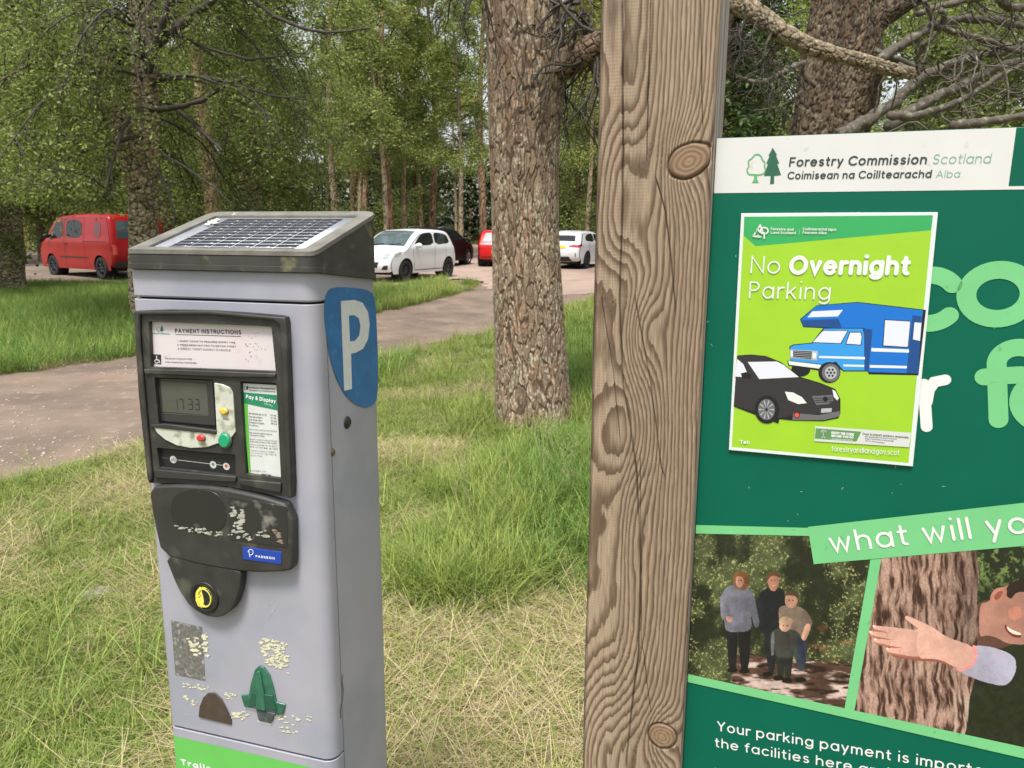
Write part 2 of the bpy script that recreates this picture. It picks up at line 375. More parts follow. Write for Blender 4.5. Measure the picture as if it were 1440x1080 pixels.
# the near end of the ground runs on behind the camera
o = sheet('ground', -160, 160, -30, 260, 200, 160, lambda X, Y: gz(Y)-.03+0*X, grassm); tag(o, kind='structure')
near = sheet('lawn', -14, 12, -3, 22, 200, 240, lambda X, Y: hgt(X, Y)-.004, grassm); tag(near, kind='structure')
roadm = mat('track_surface', (.19, .138, .102), .88, col2=(.14, .102, .076), scale=.9, t0=.44, t1=.58, grime=(.29, .23, .19), gscale=9, g0=.58, g1=.75, var=.16, bump=.6, bscale=50, bdist=.012, coord='Position')
parkm = mat('car_park_surface', (.35, .255, .205), .9, col2=(.29, .21, .175), scale=.4, t0=.4, t1=.65, grime=(.24, .17, .14), gscale=1.3, g0=.55, g1=.75, var=.12, bump=.4, bscale=40, bdist=.01, coord='Position')
road_lo = gpx(-260, 780, 0, 692, 215, 625, 400, 560, 535, 507, 600, 490, 690, 463, 760, 447, 840, 424, 1000, 392)
road_hi = gpx(-260, 556, 0, 526, 190, 503, 400, 462, 535, 438, 620, 420, 690, 402)
road_poly = road_lo+[ground(1300, 372), ground(1500, 358)]+[(60, 62), (-30, 62)]+[ground(470, 362), ground(640, 380), ground(690, 402)]+road_hi[::-1][1:]
track_poly = road_lo+[ground(1000, 385), ground(690, 396)]+road_hi[::-1][1:]
def jig(x, y, s=.25): return x+s*(fbm(x*1.7, y*1.7, 3, 77)-.5)*2, y+s*(fbm(x*1.7+50, y*1.7, 3, 78)-.5)*2
def in_track(X, Y): a, b = jig(X, Y, .22); return inpoly(track_poly, a, b)
park_poly = [ground(686, 398), ground(700, 425), ground(835, 412), ground(1000, 392), ground(1300, 372), (70, 60), (-9, 60), (-8.5, 36), (-7.4, 27.5), (-6.2, 22.5), (-4.6, 21.3), ground(560, 408), ground(640, 392)]
def in_park(X, Y): a, b = jig(X, Y, .3); return inpoly(park_poly, a, b)
van_poly = [(-30, 30), (-21, 24.2), (-13.8, 21.6), (-9, 21.2), (-6, 22.6), (-8, 28), (-9, 40), (-30, 50)]
def in_van(X, Y): a, b = jig(X, Y, .3); return inpoly(van_poly, a, b)
o = sheet('car_park', -12, 40, 12, 60, 300, 300, lambda X, Y: hgt(X, Y)+.012, parkm, lambda x, y: in_park(x, y)); tag(o, kind='structure')
o = sheet('track', -16, 12, 3, 24, 320, 320, lambda X, Y: hgt(X, Y)+.004, roadm, lambda x, y: in_track(x, y)); tag(o, kind='structure')
o = sheet('forest_road', -32, -5, 20, 50, 160, 160, lambda X, Y: hgt(X, Y)+.008, mat('earth_road', (.20, .15, .12), .92, col2=(.11, .09, .06), scale=.8, var=.15, bump=.5, bscale=30, bdist=.02, coord='Position'), lambda x, y: in_van(x, y)); tag(o, kind='structure')
# loose pale stones on the track
def rock_mesh(n, fr, seed):
    bm = bmesh.new(); bmesh.ops.create_icosphere(bm, subdivisions=n, radius=1)
    for v in bm.verts:
        c = v.co; k = 1+fr*(float(vn(np.array(c.x*1.7+seed), np.array(c.y*1.7+c.z*2.1), seed))-.5)*2; v.co = Vector((c.x*k, c.y*k*.8, c.z*k*.6))
    me = bpy.data.meshes.new('stone'); bm.to_mesh(me); bm.free(); return me
base = rock_mesh(1, .3, 3); bv = np.array([v.co[:] for v in base.vertices]); bf = np.array([p.vertices[:] for p in base.polygons])
b = MB(); k = 0
for _ in range(9000):
    x, y = rng.uniform(-7, 0), rng.uniform(4, 13)
    if not in_track(np.array([x]), np.array([y]))[0]: continue
    dens = float(fbm(np.array([x*.6]), np.array([y*.9]), 3, 91)[0]); left = 1 if x < -3 else .35
    if rng.random() > max(.02, (dens-.47)*4)*left: continue
    s_ = rng.uniform(.005, .016)*(1.6 if rng.random() < .06 else 1); a = rng.uniform(0, 6.28); R_ = np.array([[math.cos(a), -math.sin(a), 0], [math.sin(a), math.cos(a), 0], [0, 0, 1]])
    b.add((bv*s_)@R_.T+np.array([x, y, float(hgt(x, y))+.006]), None, bf); k += 1
tag(b.build('gravel', mat('pale_gravel', (.32, .26, .22), .85, island=.35)), 'loose pale pebbles scattered over the brown track', kind='stuff')
sx, sy = ground(140, 838)
o = link('stone', rock_mesh(3, .25, 11), mat('field_stone', (.30, .27, .23), .9, var=.2, scale=10, bump=.6, bscale=60, bdist=.01)); o.location = (sx, sy, .0); o.scale = (.085, .055, .06); o.rotation_euler = (0, .1, .3)
tag(o, 'pale flat stone lying in the cut grass left of the ticket machine', 'stone')

# ================================================================== GRASS
def blade(mb, x, y, z, L, wd, az, lean, bend, col, segs=4, twist=0):
    """one tapering bent blade"""
    t = np.linspace(0, 1, segs+1); ang = lean+bend*t; dx = np.cumsum(np.sin(ang)*L/segs)-math.sin(lean)*L/segs; dz = np.cumsum(np.cos(ang)*L/segs)-math.cos(lean)*L/segs
    c, s = math.cos(az), math.sin(az); w_ = wd*(1-t**1.6)*.5+.0003; px, py = -s, c
    if twist: px, py = math.cos(az+1.57+twist), math.sin(az+1.57+twist)
    P = np.stack([x+dx*c, y+dx*s, z+np.maximum(dz, -z+.002)], -1); A = P+np.stack([px*w_, py*w_, 0*w_], -1); B = P-np.stack([px*w_, py*w_, 0*w_], -1)
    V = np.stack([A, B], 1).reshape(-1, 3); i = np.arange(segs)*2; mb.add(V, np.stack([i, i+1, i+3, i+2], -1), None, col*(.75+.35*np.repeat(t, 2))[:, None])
def tuft(seed, n, rad, Lr, wr, leanr, bendr, cols, segs=4, flat_=False):
    r = np.random.default_rng(seed); mb = MB()
    for _ in range(n):
        a = r.uniform(0, 6.28); q = rad*math.sqrt(r.random()); c = np.array(cols[r.integers(len(cols))])*r.uniform(.75, 1.25)
        blade(mb, q*math.cos(a), q*math.sin(a), r.uniform(.004, .03) if flat_ else 0, r.uniform(*Lr), r.uniform(*wr), r.uniform(0, 6.28), r.uniform(*leanr), r.uniform(*bendr), c, segs)
    return mb.mesh('tuft')
GREEN = [(.20, .28, .06), (.26, .34, .08), (.15, .23, .05), (.32, .38, .11)]
YEL = [(.36, .40, .10), (.28, .36, .08), (.44, .42, .15), (.24, .33, .07)]
STRAW = [(.56, .46, .27), (.46, .37, .21), (.64, .54, .34), (.38, .30, .17)]
DARKG = [(.11, .22, .04), (.14, .27, .05), (.09, .18, .035), (.18, .30, .07)]
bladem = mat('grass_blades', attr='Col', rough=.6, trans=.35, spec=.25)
TK = {
 'short': [tuft(s, 46, .08, (.03, .10), (.0018, .0038), (.1, 1.0), (.2, 1.1), GREEN+GREEN[:2]+YEL, 4) for s in range(3)],
 'hay': [tuft(s+10, 34, .11, (.06, .20), (.0016, .0032), (1.15, 1.55), (-.1, .35), YEL+GREEN[:3]+STRAW[:3], 3, True) for s in range(3)],
 'straw': [tuft(s+20, 36, .11, (.08, .24), (.0014, .0028), (1.2, 1.58), (-.15, .25), STRAW+STRAW+YEL[:1], 3, True) for s in range(3)],
 'long': [tuft(s+30, 34, .07, (.08, .32), (.0025, .0055), (.0, .8), (.3, 1.9), GREEN+YEL[:2], 5) for s in range(3)],
 'lush': [tuft(s+40, 42, .12, (.12, .36), (.004, .008), (.0, .7), (.3, 1.5), GREEN+DARKG, 5) for s in range(3)],
 'verge': [tuft(s+50, 40, .14, (.12, .36), (.006, .012), (.0, .5), (.3, 1.4), YEL+GREEN, 4) for s in range(2)],
}
def stems(seed, n=7):
    r = np.random.default_rng(seed); mb = MB()
    for _ in range(n):
        x, y = r.normal(0, .05, 2); h = r.uniform(.25, .5); az = r.uniform(0, 6.28); le = r.uniform(.05, .5); tx, ty, tz = x+math.cos(az)*h*math.sin(le), y+math.sin(az)*h*math.sin(le), h*math.cos(le); col = np.array((.36, .34, .18))
        blade(mb, x, y, 0, h*1.04, .002, az, le, .1, col, 4)
        for k in range(16):
            f = .78+.22*k/16; q = r.uniform(0, 6.28); blade(mb, x+(tx-x)*f, y+(ty-y)*f, tz*f, r.uniform(.012, .03), .003, q, .7, .5, np.array((.42, .36, .24))*r.uniform(.8, 1.2), 1)
    return mb.mesh('tuft')
TK['seed'] = [stems(1), stems(2)]
TK['weed'] = [tuft(s+60, 14, .05, (.03, .08), (.010, .020), (.6, 1.3), (.1, .8), [(.10, .20, .05), (.14, .24, .07), (.24, .20, .10)], 3) for s in range(3)]
names = list(TK); flatlist = [(n, m) for n in names for m in TK[n]]
pick = {n: [i for i, (q, _) in enumerate(flatlist) if q == n] for n in names}
pts = []; pid = []; psc = []; prz = []
long_near = gpx(640, 700, 700, 600, 780, 560, 800, 470, 835, 430, 1010, 440, 1010, 900, 835, 868, 760, 812, 640, 800, 600, 770)
trackside_l = gpx(0, 690, 215, 620)
def scatter(n, x0, x1, y0, y1, fn):
    X, Y = rng.uniform(x0, x1, n), rng.uniform(y0, y1, n)
    ok = ~in_track(X, Y) & ~in_park(X, Y) & ~in_van(X, Y) & (np.abs(X) < .75*Y+1.0); X, Y = X[ok], Y[ok]
    a = fbm(X*1.3, Y*1.3, 3, 101); c = fbm(X*3.2+9, Y*3.2, 3, 102); r_ = rng.random(len(X)); kind = fn(X, Y, a, c, r_)
    for k in names:
        m = kind == k
        if m.any():
            q = int(m.sum()); pts.append(np.stack([X[m], Y[m], hgt(X[m], Y[m])-.008], -1)); pid.append(rng.choice(pick[k], q)); psc.append(rng.uniform(.75, 1.2, q)); prz.append(rng.uniform(0, 6.28, q))
def f_near(X, Y, a, c, r):
    k = np.full(X.shape, 'short', dtype='<U8'); dry = a*.6+c*.4
    k[(dry > .44) & (r < .6)] = 'hay'; k[(dry > .54) & (r < .5)] = 'straw'; k[(r > .9)] = 'hay'; k[(dry < .47) & (r > .3) & (r < .325)] = 'long'; k[(r > .55) & (r < .575)] = 'weed'
    s = (X > -.75) & (X < .9) & (Y < 3.25+.25*(c-.5)*4) & (r < .80); k[s] = 'straw'; k[s & (r < .22)] = 'hay'; k[s & (r > .6) & (c > .5)] = 'short'
    Xj, Yj = X+.45*(fbm(X*2.2, Y*2.2, 3, 120)-.5)*2, Y+.45*(fbm(X*2.2+9, Y*2.2, 3, 121)-.5)*2; l = inpoly(long_near, Xj, Yj) & (r < .10+.42*sstep(.38, .55, c)) & (Y > 3.05); k[l] = 'long'; k[l & (X > .1) & (r < .25)] = 'lush'
    cl = (np.hypot((X+.22)/.35, (Y-3.35)/.30) < 1) & (r < .7); k[cl] = 'long'; k[(inpoly(long_near, X, Y)) & (r > .992)] = 'seed'
    tr = (np.hypot(X-.17, Y-6.4) < .75) & (r < .3); k[tr] = 'long'; k[(np.abs(X-.17) < .5) & (Y > 5.3) & (Y < 6.35) & (r > .12)] = 'short'
    bare = (fbm(X*2+5, Y*2, 3, 110) > .66) & (Y < 3.6) & (X < -.6); k[bare & (r > .35)] = 'none'
    return k
scatter(26000, -5.2, 3.2, 1.7, 5.6, f_near)
scatter(11000, -7, 3.2, 5.4, 9.5, f_near)
def f_mid(X, Y, a, c, r):
    k = np.full(X.shape, 'none', dtype='<U8'); up = Y > 8.0
    left = (X < -1.2) & up; k[left & (r < .42)] = 'lush'; k[left & (r >= .42) & (r < .6)] = 'long'; k[left & (r > .96)] = 'verge'
    rt = (X > -1.3) & up & (Y < 14.5); k[rt & (r < .6)] = 'short'; k[rt & (r < .18)] = 'long'; k[rt & (X > .4) & (r > .7)] = 'lush'; k[rt & (X < .4) & (r > .75)] = 'hay'
    isl = (X > -4.6) & (Y > 12.5); k[isl & (r < .75)] = 'verge'; k[isl & (X < -2.4) & (r < .5)] = 'lush'; k[isl & (X > -1.9) & (a > .5)] = 'hay'
    return k
scatter(30000, -14, 3.0, 8.0, 22.5, f_mid)
def f_far(X, Y, a, c, r):
    k = np.full(X.shape, 'none', dtype='<U8'); k[(r < .5)] = 'verge'; k[r > .7] = 'lush'; k[(X > -12) & (X < 30) & (Y < 60) & (Y > 30)] = 'none'; return k
scatter(14000, -34, -2, 18, 46, f_far)
P = np.concatenate(pts); me = bpy.data.meshes.new('grass'); me.vertices.add(len(P)); me.vertices.foreach_set('co', P.astype(np.float32).ravel())
for nm, tp, arr in (('tid', 'INT', np.concatenate(pid).astype(np.int32)), ('sc', 'FLOAT', np.concatenate(psc).astype(np.float32)), ('rz', 'FLOAT', np.concatenate(prz).astype(np.float32))):
    me.attributes.new(nm, tp, 'POINT').data.foreach_set('value', arr)
me.update()
src = bpy.data.collections.new('tuft_sources')                        # not linked to the scene: only the copies are seen
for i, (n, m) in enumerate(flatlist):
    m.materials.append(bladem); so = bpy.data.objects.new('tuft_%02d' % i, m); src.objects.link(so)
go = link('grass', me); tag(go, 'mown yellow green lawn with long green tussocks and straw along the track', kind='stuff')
ng = bpy.data.node_groups.new('grass_on_points', 'GeometryNodeTree'); ng.interface.new_socket('Geometry', in_out='INPUT', socket_type='NodeSocketGeometry'); ng.interface.new_socket('Geometry', in_out='OUTPUT', socket_type='NodeSocketGeometry')
N = ng.nodes; gi = N.new('NodeGroupInput'); gout = N.new('NodeGroupOutput'); mp = N.new('GeometryNodeMeshToPoints'); iop = N.new('GeometryNodeInstanceOnPoints'); ci = N.new('GeometryNodeCollectionInfo')
ci.inputs['Collection'].default_value = src; ci.inputs['Separate Children'].default_value = True; ci.inputs['Reset Children'].default_value = True
def na(name, tp): a = N.new('GeometryNodeInputNamedAttribute'); a.data_type = tp; a.inputs['Name'].default_value = name; return a.outputs['Attribute']
cx_ = N.new('ShaderNodeCombineXYZ'); cs = N.new('ShaderNodeCombineXYZ'); lk = ng.links.new
lk(gi.outputs[0], mp.inputs['Mesh']); lk(mp.outputs[0], iop.inputs['Points']); lk(ci.outputs[0], iop.inputs['Instance']); iop.inputs['Pick Instance'].default_value = True
lk(na('tid', 'INT'), iop.inputs['Instance Index']); lk(na('rz', 'FLOAT'), cx_.inputs[2]); lk(cx_.outputs[0], iop.inputs['Rotation'])
sc_ = na('sc', 'FLOAT')
for q in range(3): lk(sc_, cs.inputs[q])
lk(cs.outputs[0], iop.inputs['Scale']); lk(iop.outputs[0], gout.inputs[0])
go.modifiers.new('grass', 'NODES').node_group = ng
# ================================================================== PAY AND DISPLAY MACHINE
MD = 1.10
MF = Frame(.2983, MD, -.585*MD)                       # origin: the front right lower corner
W_ = -MF.f(187, 385)[0]+.009                               # width of the front
DP = MF.s(530.5, 400)[0]                              # depth of the cabinet
zseam = MF.f(300, 424)[1]; zcap = MF.f(300, 379.5)[1]; zbot = MF.f(340, 1044)[1]
grey = mat('grey_paint', (.325, .322, .372), .42, var=.07, scale=3, bump=.15, bscale=260, bdist=.0006, grime=(.285, .295, .35), gscale=5, g0=.5, g1=.6)
plas = mat('weathered_black_plastic', (.028, .027, .024), .55, var=.25, scale=14, grime=(.10, .095, .07), gscale=22, g0=.55, g1=.8, bump=.3, bscale=400, bdist=.0005)
plas2 = mat('faded_plastic_cap', (.036, .035, .029), .6, var=.3, scale=10, grime=(.17, .17, .08), gscale=30, g0=.58, g1=.74, bump=.4, bscale=300, bdist=.0006)
rimm = mat('dusty_plastic_rim', (.15, .142, .122), .75, var=.25, scale=12, grime=(.13, .12, .10), gscale=40, g0=.55, g1=.75, bump=.3, bscale=300)
blackm = mat('black', (.012, .012, .012), .5); darkm = mat('dark_gap', (.01, .01, .01), .9)
pm = MF.empty('parking_ticket_machine')
tag(pm, 'grey pay and display ticket machine with solar panel top and blue P sign', 'ticket machine')
def plan(x0, x1, y0, y1, rf, rb, n=6):
    P = []
    rl = min(rf, .014)
    for cx, cy, a, r in ((x1-rf, y0+rf, -90, rf), (x1-rb, y1-rb, 0, rb), (x0+rb, y1-rb, 90, rb), (x0+rl, y0+rl, 180, rl)):
        P += [(cx+r*math.cos(R(a+90*i/n)), cy+r*math.sin(R(a+90*i/n))) for i in range(n+1)]
    return P
def vprism(parent, name, P, z0, z1, m, bev=.002, holes=()):
    """plan outline P raised from z0 to z1 (numbers or functions of x,y)"""
    v, f = cdt(P, holes); n = len(v)
    g0 = z0 if callable(z0) else (lambda x, y: z0); g1 = z1 if callable(z1) else (lambda x, y: z1)
    V = np.array([(x, y, g0(x, y)) for x, y in v]+[(x, y, g1(x, y)) for x, y in v])
    E_ = {}
    for t in f:
        for a, b in ((t[0], t[1]), (t[1], t[2]), (t[2], t[0])): E_[(a, b)] = 1
    Q = [(a, b, b+n, a+n) for (a, b) in E_ if (b, a) not in E_]
    me = mesh_np(name, V, np.array(Q), np.vstack([f[:, ::-1], f+n]))
    bm = bmesh.new(); bm.from_mesh(me); bmesh.ops.dissolve_limit(bm, angle_limit=.001, verts=bm.verts, edges=bm.edges)
    bmesh.ops.recalc_face_normals(bm, faces=bm.faces); bm.to_mesh(me); bm.free()
    o = link(name, me, m, parent)
    if bev: bevel(o, bev)
    return o
yd = .034
cab = vprism(pm, 'cabinet', plan(-W_+.001, -.001, yd+.0038, DP, .001, .02), .02, zseam+.002, grey)
vprism(pm, 'top_housing', plan(-W_, 0, 0, DP, .022, .02), zseam+.0035, zcap, grey, .003)
vprism(pm, 'inner_frame', plan(-W_+.006, -.006, .008, yd+.02, .02, .003), .05, zseam+.006, darkm, 0)
vprism(pm, 'front_door', plan(-W_, 0, 0, yd, .022, .001), zbot+.0035, zseam, grey, .003)
vprism(pm, 'lower_door', plan(-W_, 0, 0, yd, .022, .001), .08, zbot-.001, grey, .003)
vprism(pm, 'plinth', plan(-W_+.004, -.004, .004, DP-.004, .03, .02), 0, .075, blackm, .002)
# --- cap with solar panel
cf_t = MF.f(300, 353.3)[1]; cf_b = zcap-.001
yr, zr_t = MF.s(527.5, 299, .004); _, zr_b = MF.s(529, 394, .004)
# the top slopes: height as a function of depth
sl_t = (zr_t-cf_t)/(DP); sl_b = (zr_b-cf_b)/DP
capP = plan(-W_+.004, .005, -.007, DP+.002, .022, .026)
ztop = lambda x, y: cf_t+sl_t*max(0, y); zlow = lambda x, y: cf_b+sl_b*max(0, y)
# hole for the panel
hx0, hx1, hy0, hy1 = -W_+.031, -.020, .012, DP-.022
hole = rrect(hx0, hx1, hy0, hy1, .006, 3)
vprism(pm, 'cap', capP, zlow, lambda x, y: ztop(x, y)-.006, plas2, .002)
vprism(pm, 'cap_rim', plan(-W_+.003, .006, -.008, DP+.003, .023, .027), lambda x, y: ztop(x, y)-.0055, lambda x, y: ztop(x, y)+.002, rimm, .002, [hole])
vprism(pm, 'cap_lip', plan(-W_+.002, .007, -.0095, DP+.003, .023, .027), lambda x, y: zlow(x, y)+.0005, lambda x, y: zlow(x, y)+.009, plas2, .0015)
def tilt_rect(x0, x1, y0, y1, dz): return [(x0, y0, ztop(0, y0)+dz), (x1, y0, ztop(0, y0)+dz), (x1, y1, ztop(0, y1)+dz), (x0, y1, ztop(0, y1)+dz)]
whitem = mat('panel_white', (.54, .57, .62), .25, var=.08, scale=20, coat=.4)
cellm = mat('solar_cell', (.018, .017, .026), .3, var=.3, scale=30, coat=.2)
pv = MB(); a_ = tilt_rect(hx0+.001, hx1-.001, hy0+.001, hy1-.001, -.0045); b_ = [(x, y, z+.002) for x, y, z in a_]
pv.add(a_+b_, [(3, 2, 1, 0), (4, 5, 6, 7), (0, 1, 5, 4), (1, 2, 6, 5), (2, 3, 7, 6), (3, 0, 4, 7)])
panel = pv.build('solar_panel', whitem, pm)
nc, nr = 6, 11
cx0, cx1, cy0, cy1 = hx0+.030, hx1-.026, hy0+.002, hy1-.006
cw, ch = (cx1-cx0)/nc, (cy1-cy0)/nr; cell = None
for i in range(nc):
    for j in range(nr):
        x0 = cx0+i*cw+.0012; y0 = cy0+j*ch+.0012
        if cell is None:
            m_ = MB(); dy = ch-.0026; dx = cw-.0018
            B = [(0, 0, 0), (dx, 0, 0), (dx, dy, dy*sl_t), (0, dy, dy*sl_t)]; B2 = [(x, y, z+.00012) for x, y, z in B]
            m_.add(B+B2, [(3, 2, 1, 0), (4, 5, 6, 7), (0, 1, 5, 4), (1, 2, 6, 5), (2, 3, 7, 6), (3, 0, 4, 7)]); cell = m_.mesh('solar_cell')
        link('solar_cell', cell, cellm, panel, (x0, y0, ztop(0, y0)-.0024))
lich = mat('pale_lichen', (.5, .5, .42), .9, var=.2, scale=60, bump=.6, bscale=500)
for (px, py, r_) in ((298, 313, .008), (303, 310, .006), (330, 302, .005), (214, 351, .006), (290, 316, .005)):
    b = MB(); x, z = MF.f(px, py, .1); y = None
    # find the point on the sloping top under this pixel
    d = ray(px, py); 
    best = None
    for t in np.linspace(.9, 2.0, 900):
        P = d*t; lx = (P-MF.o)@MF.ex; ly = (P-MF.o)@MF.n; lz = P[2]+CAMH
        e = abs(lz-ztop(0, ly))
        if best is None or e < best[0]: best = (e, lx, ly)
    for _ in range(7):
        th = np.random.rand()*6; rr = r_*(.3+.5*np.random.rand()); ox, oy = np.random.randn(2)*r_*.5
        n_ = 7; V = [(best[1]+ox+rr*math.cos(q*2*math.pi/n_)*(1+.3*math.sin(q*3)), best[2]+oy+rr*math.sin(q*2*math.pi/n_), 0) for q in range(n_)]
        V = [(x, y, ztop(0, y)+.0005) for x, y, _z in V]+[(best[1]+ox, best[2]+oy, ztop(0, best[2]+oy)+.003)]
        b.add(V, None, [(q, (q+1) % n_, n_) for q in range(n_)])
    b.build('lichen_patch', lich, pm)
# --- fascia
c2 = lambda x, y, d=-.010: MF.f(180+x/3.6, 400+y/3.6, d)
c3 = lambda x, y, d=-.012: MF.f(180+x/2.571, 660+y/2.571, d)
c1 = lambda x, y, d=-.010: MF.f(180+x/3.176, 280+y/3.176, d)
P2 = lambda pts, d=-.010: [c2(pts[i], pts[i+1], d) for i in range(0, len(pts), 2)]
P3 = lambda pts, d=-.012: [c3(pts[i], pts[i+1], d) for i in range(0, len(pts), 2)]
fas_out = P2([36, 134, 200, 128, 420, 132, 620, 145, 770, 158, 800, 166, 806, 190, 822, 600, 838, 1010, 835, 1078, 700, 1058, 500, 1020, 250, 1004, 116, 1005, 106, 980, 62, 560])
h_inst = P2([106, 186, 728, 212, 750, 440, 116, 418])
h_disp = P2([135, 470, 428, 480, 434, 500, 452, 742, 158, 706])
h_strip = P2([148, 826, 545, 862, 547, 970, 162, 926])
h_tar = P2([570, 490, 752, 498, 776, 982, 596, 958])
prism(pm, 'fascia', fas_out, -.011, -.0005, plas, [h_inst, h_disp, h_strip, h_tar], .0015)
flat(pm, 'fascia_back', P2([80, 160, 760, 190, 800, 1040, 120, 980], -.002), -.0012, blackm)
ledge = lambda pts: prism(pm, 'ledge', P2(pts, -.013), -.0155, -.0105, plas, (), .0015)
ledge([84, 428, 300, 432, 750, 450, 750, 470, 500, 468, 90, 452]); ledge([118, 708, 200, 706, 450, 738, 450, 757, 118, 722])
ledge([150, 936, 548, 972, 548, 1000, 138, 978]); ledge([562, 984, 776, 1003, 776, 1055, 566, 1012])
prism(pm, 'bezel_edge', P2([36, 134, 420, 132, 800, 166, 806, 190, 838, 1078, 812, 1076, 775, 200, 740, 180, 420, 152, 66, 152, 70, 300, 130, 980, 116, 1005, 106, 980, 62, 560], -.012), -.0165, -.0105, plas, (), .002)
paper = mat('faded_notice_paper', (.60, .55, .56), .4, col2=(.62, .47, .49), scale=9, t0=.5, t1=.8, grime=(.45, .42, .40), gscale=60, g0=.6, g1=.72)
ink = mat('black_ink', (.03, .03, .03), .5); ink2 = mat('faded_ink', (.16, .14, .15), .5)
lab = flat(pm, 'instruction_notice', P2([106, 188, 420, 190, 728, 214, 748, 438, 118, 418], -.003), -.003, paper)
T2 = lambda par, s, x0, y0, x1, y1, cap, wt, m_, d=-.003, **k: text(par, 'lettering', s, c2(x0, y0, d), c2(x1, y1, d), cap/3.6*MD/1089*.98, wt, d-.0003, m_, **k)
T2(lab, 'PAYMENT INSTRUCTIONS', 240, 245, 574, 253, 26, .1, ink, gap=.22)
stroke_l = lambda par, pts, hw, m_, d=-.0033, name='rule': (lambda b: (stroke_mesh(b, pts, hw, d, 0), b.build(name, m_, par))[1])(MB())
stroke_l(lab, P2([240, 253, 572, 263], -.003), .0004, ink)
T2(lab, '1. INSERT COINS TO REQUIRED EXPIRY TIME', 250, 290, 544, 299, 11, .11, ink2, capseg=2)
T2(lab, '2. PRESS GREEN BUTTON TO OBTAIN TICKET', 250, 310, 549, 319, 11, .11, ink2, capseg=2)
T2(lab, '3. DISPLAY TICKET CLEARLY IN VEHICLE', 252, 329, 520, 338, 11, .11, ink2, capseg=2)
T2(lab, 'DISABLED PARKING FREE', 188, 378, 325, 382, 9, .11, ink2, capseg=2)
T2(lab, 'When displaying Valid Badge', 188, 396, 348, 401, 10, .1, ink2, capseg=2)
T2(lab, 'Forestry Commission', 120, 250, 212, 254, 10, .09, mat('teal_ink', (.03, .25, .24), .5), capseg=2)
scr = MB()
for x0, y0 in ((640, 250), (655, 245), (645, 262), (600, 300), (610, 312), (622, 303), (635, 312), (648, 300), (660, 312), (640, 330), (612, 345), (618, 365), (600, 380), (610, 386), (630, 270), (652, 330), (675, 328), (700, 330), (598, 308), (655, 300)):
    stroke_mesh(scr, P2([x0, y0, x0+random.uniform(-9, 12), y0+random.uniform(-6, 8)], -.003), .0005, -.0034, 2)
scr.build('scuff_marks', mat('scuff', (.3, .28, .3), .6), lab)
dis = flat(lab, 'disabled_badge', P2([129, 353, 168, 355, 169, 404, 130, 401], -.003), -.0034, ink)
wh = mat('white_print', (.75, .75, .75), .4)
bb = MB(); stroke_mesh(bb, P2([146, 362, 147, 381, 158, 383, 163, 396], -.003), .0007, -.0037, 4)
stroke_mesh(bb, [c2(147+10*math.cos(R(a)), 389-9*math.sin(R(a)), -.003) for a in range(100, 341, 20)], .0006, -.0037, 4); bb.build('wheelchair_symbol', wh, dis)
def fc_logo(par, f, x0, y0, sc, d, m1, m2, m3=None):
    """outlined round tree beside a solid conifer; f maps logo units to the face plane"""
    b = MB(); q = lambda x, y: f(x0+x*sc, y0+y*sc)
    cl = [(-3, 60), (-2, 47), (-28, 44), (-36, 22), (-24, 6), (-30, -18), (-12, -30), (0, -46), (18, -50), (32, -38), (36, -24), (48, -12), (46, 8), (52, 20), (44, 40), (24, 46), (2, 45)]
    w_ = abs(q(10, 0)[0]-q(0, 0)[0])*.32
    stroke_mesh(b, [q(x, y) for x, y in smooth_poly(cl[2:], 2)+[smooth_poly(cl[2:], 2)[0]]], w_, d, 3)
    b.build('tree_outline_logo', m1, par)
    flat(par, 'tree_stem_logo', [q(-2, 44), q(12, 44), q(12, 66), q(20, 82), q(-12, 82), q(-2, 66)], d-.00003, m1)
    flat(par, 'conifer_logo', [q(84, -80), q(104, -44), q(98, -44), q(114, -6), q(104, -6), q(122, 46), q(90, 50), q(90, 86), q(72, 88), q(74, 50), q(44, 50), q(62, -6), q(54, -6), q(70, -42), q(64, -42)], d, m2)
teal = mat('teal_ink'); dkteal = mat('dark_teal_ink', (.02, .12, .12), .5)
fc_logo(lab, lambda x, y: c2(x, y, -.003), 154, 224, .22, -.0034, teal, dkteal)
# display
lcdf = mat('display_surround', (.035, .034, .036), .22, coat=.3); lcd = mat('lcd_glass', (.07, .075, .064), .12, coat=.5, var=.08, scale=15)
prism(pm, 'display', P2([150, 474, 425, 486, 445, 716, 168, 692], -.004), -.004, -.0015, lcdf, (), .0008)
flat(pm, 'display_screen', P2([165, 492, 398, 504, 410, 662, 176, 644], -.004), -.0043, lcd)
dig = MB()
SEG = {'1': 'bc', '7': 'abc', '3': 'abcdg'}
def seg7(ch, x, y):
    wd, h = 20, 26
    pts = {'a': (0, -2*h, wd, -2*h), 'b': (wd, -2*h, wd, -h), 'c': (wd, -h, wd, 0), 'd': (0, 0, wd, 0), 'g': (0, -h, wd, -h)}
    for s_ in SEG[ch]:
        x0, y0, x1, y1 = pts[s_]; L0 = np.array([x0, y0]); L1 = np.array([x1, y1]); dd = (L1-L0)*.1; L0 = L0+dd; L1 = L1-dd
        stroke_mesh(dig, P2([x+L0[0]-L0[1]*-.08, y+L0[1]+L0[0]*.06, x+L1[0]-L1[1]*-.08, y+L1[1]+L1[0]*.06], -.0043), .0007, -.0046, 2)
for ch, x in zip('1733', (232, 262, 308, 342)): seg7(ch, x, 632)
dig.build('clock_digits', mat('lcd_digits', (.016, .017, .016), .4), pm)
stroke_l(pm, P2([178, 652, 408, 664], -.0043), .0004, mat('bezel_line', (.1, .1, .095), .5), -.0046)
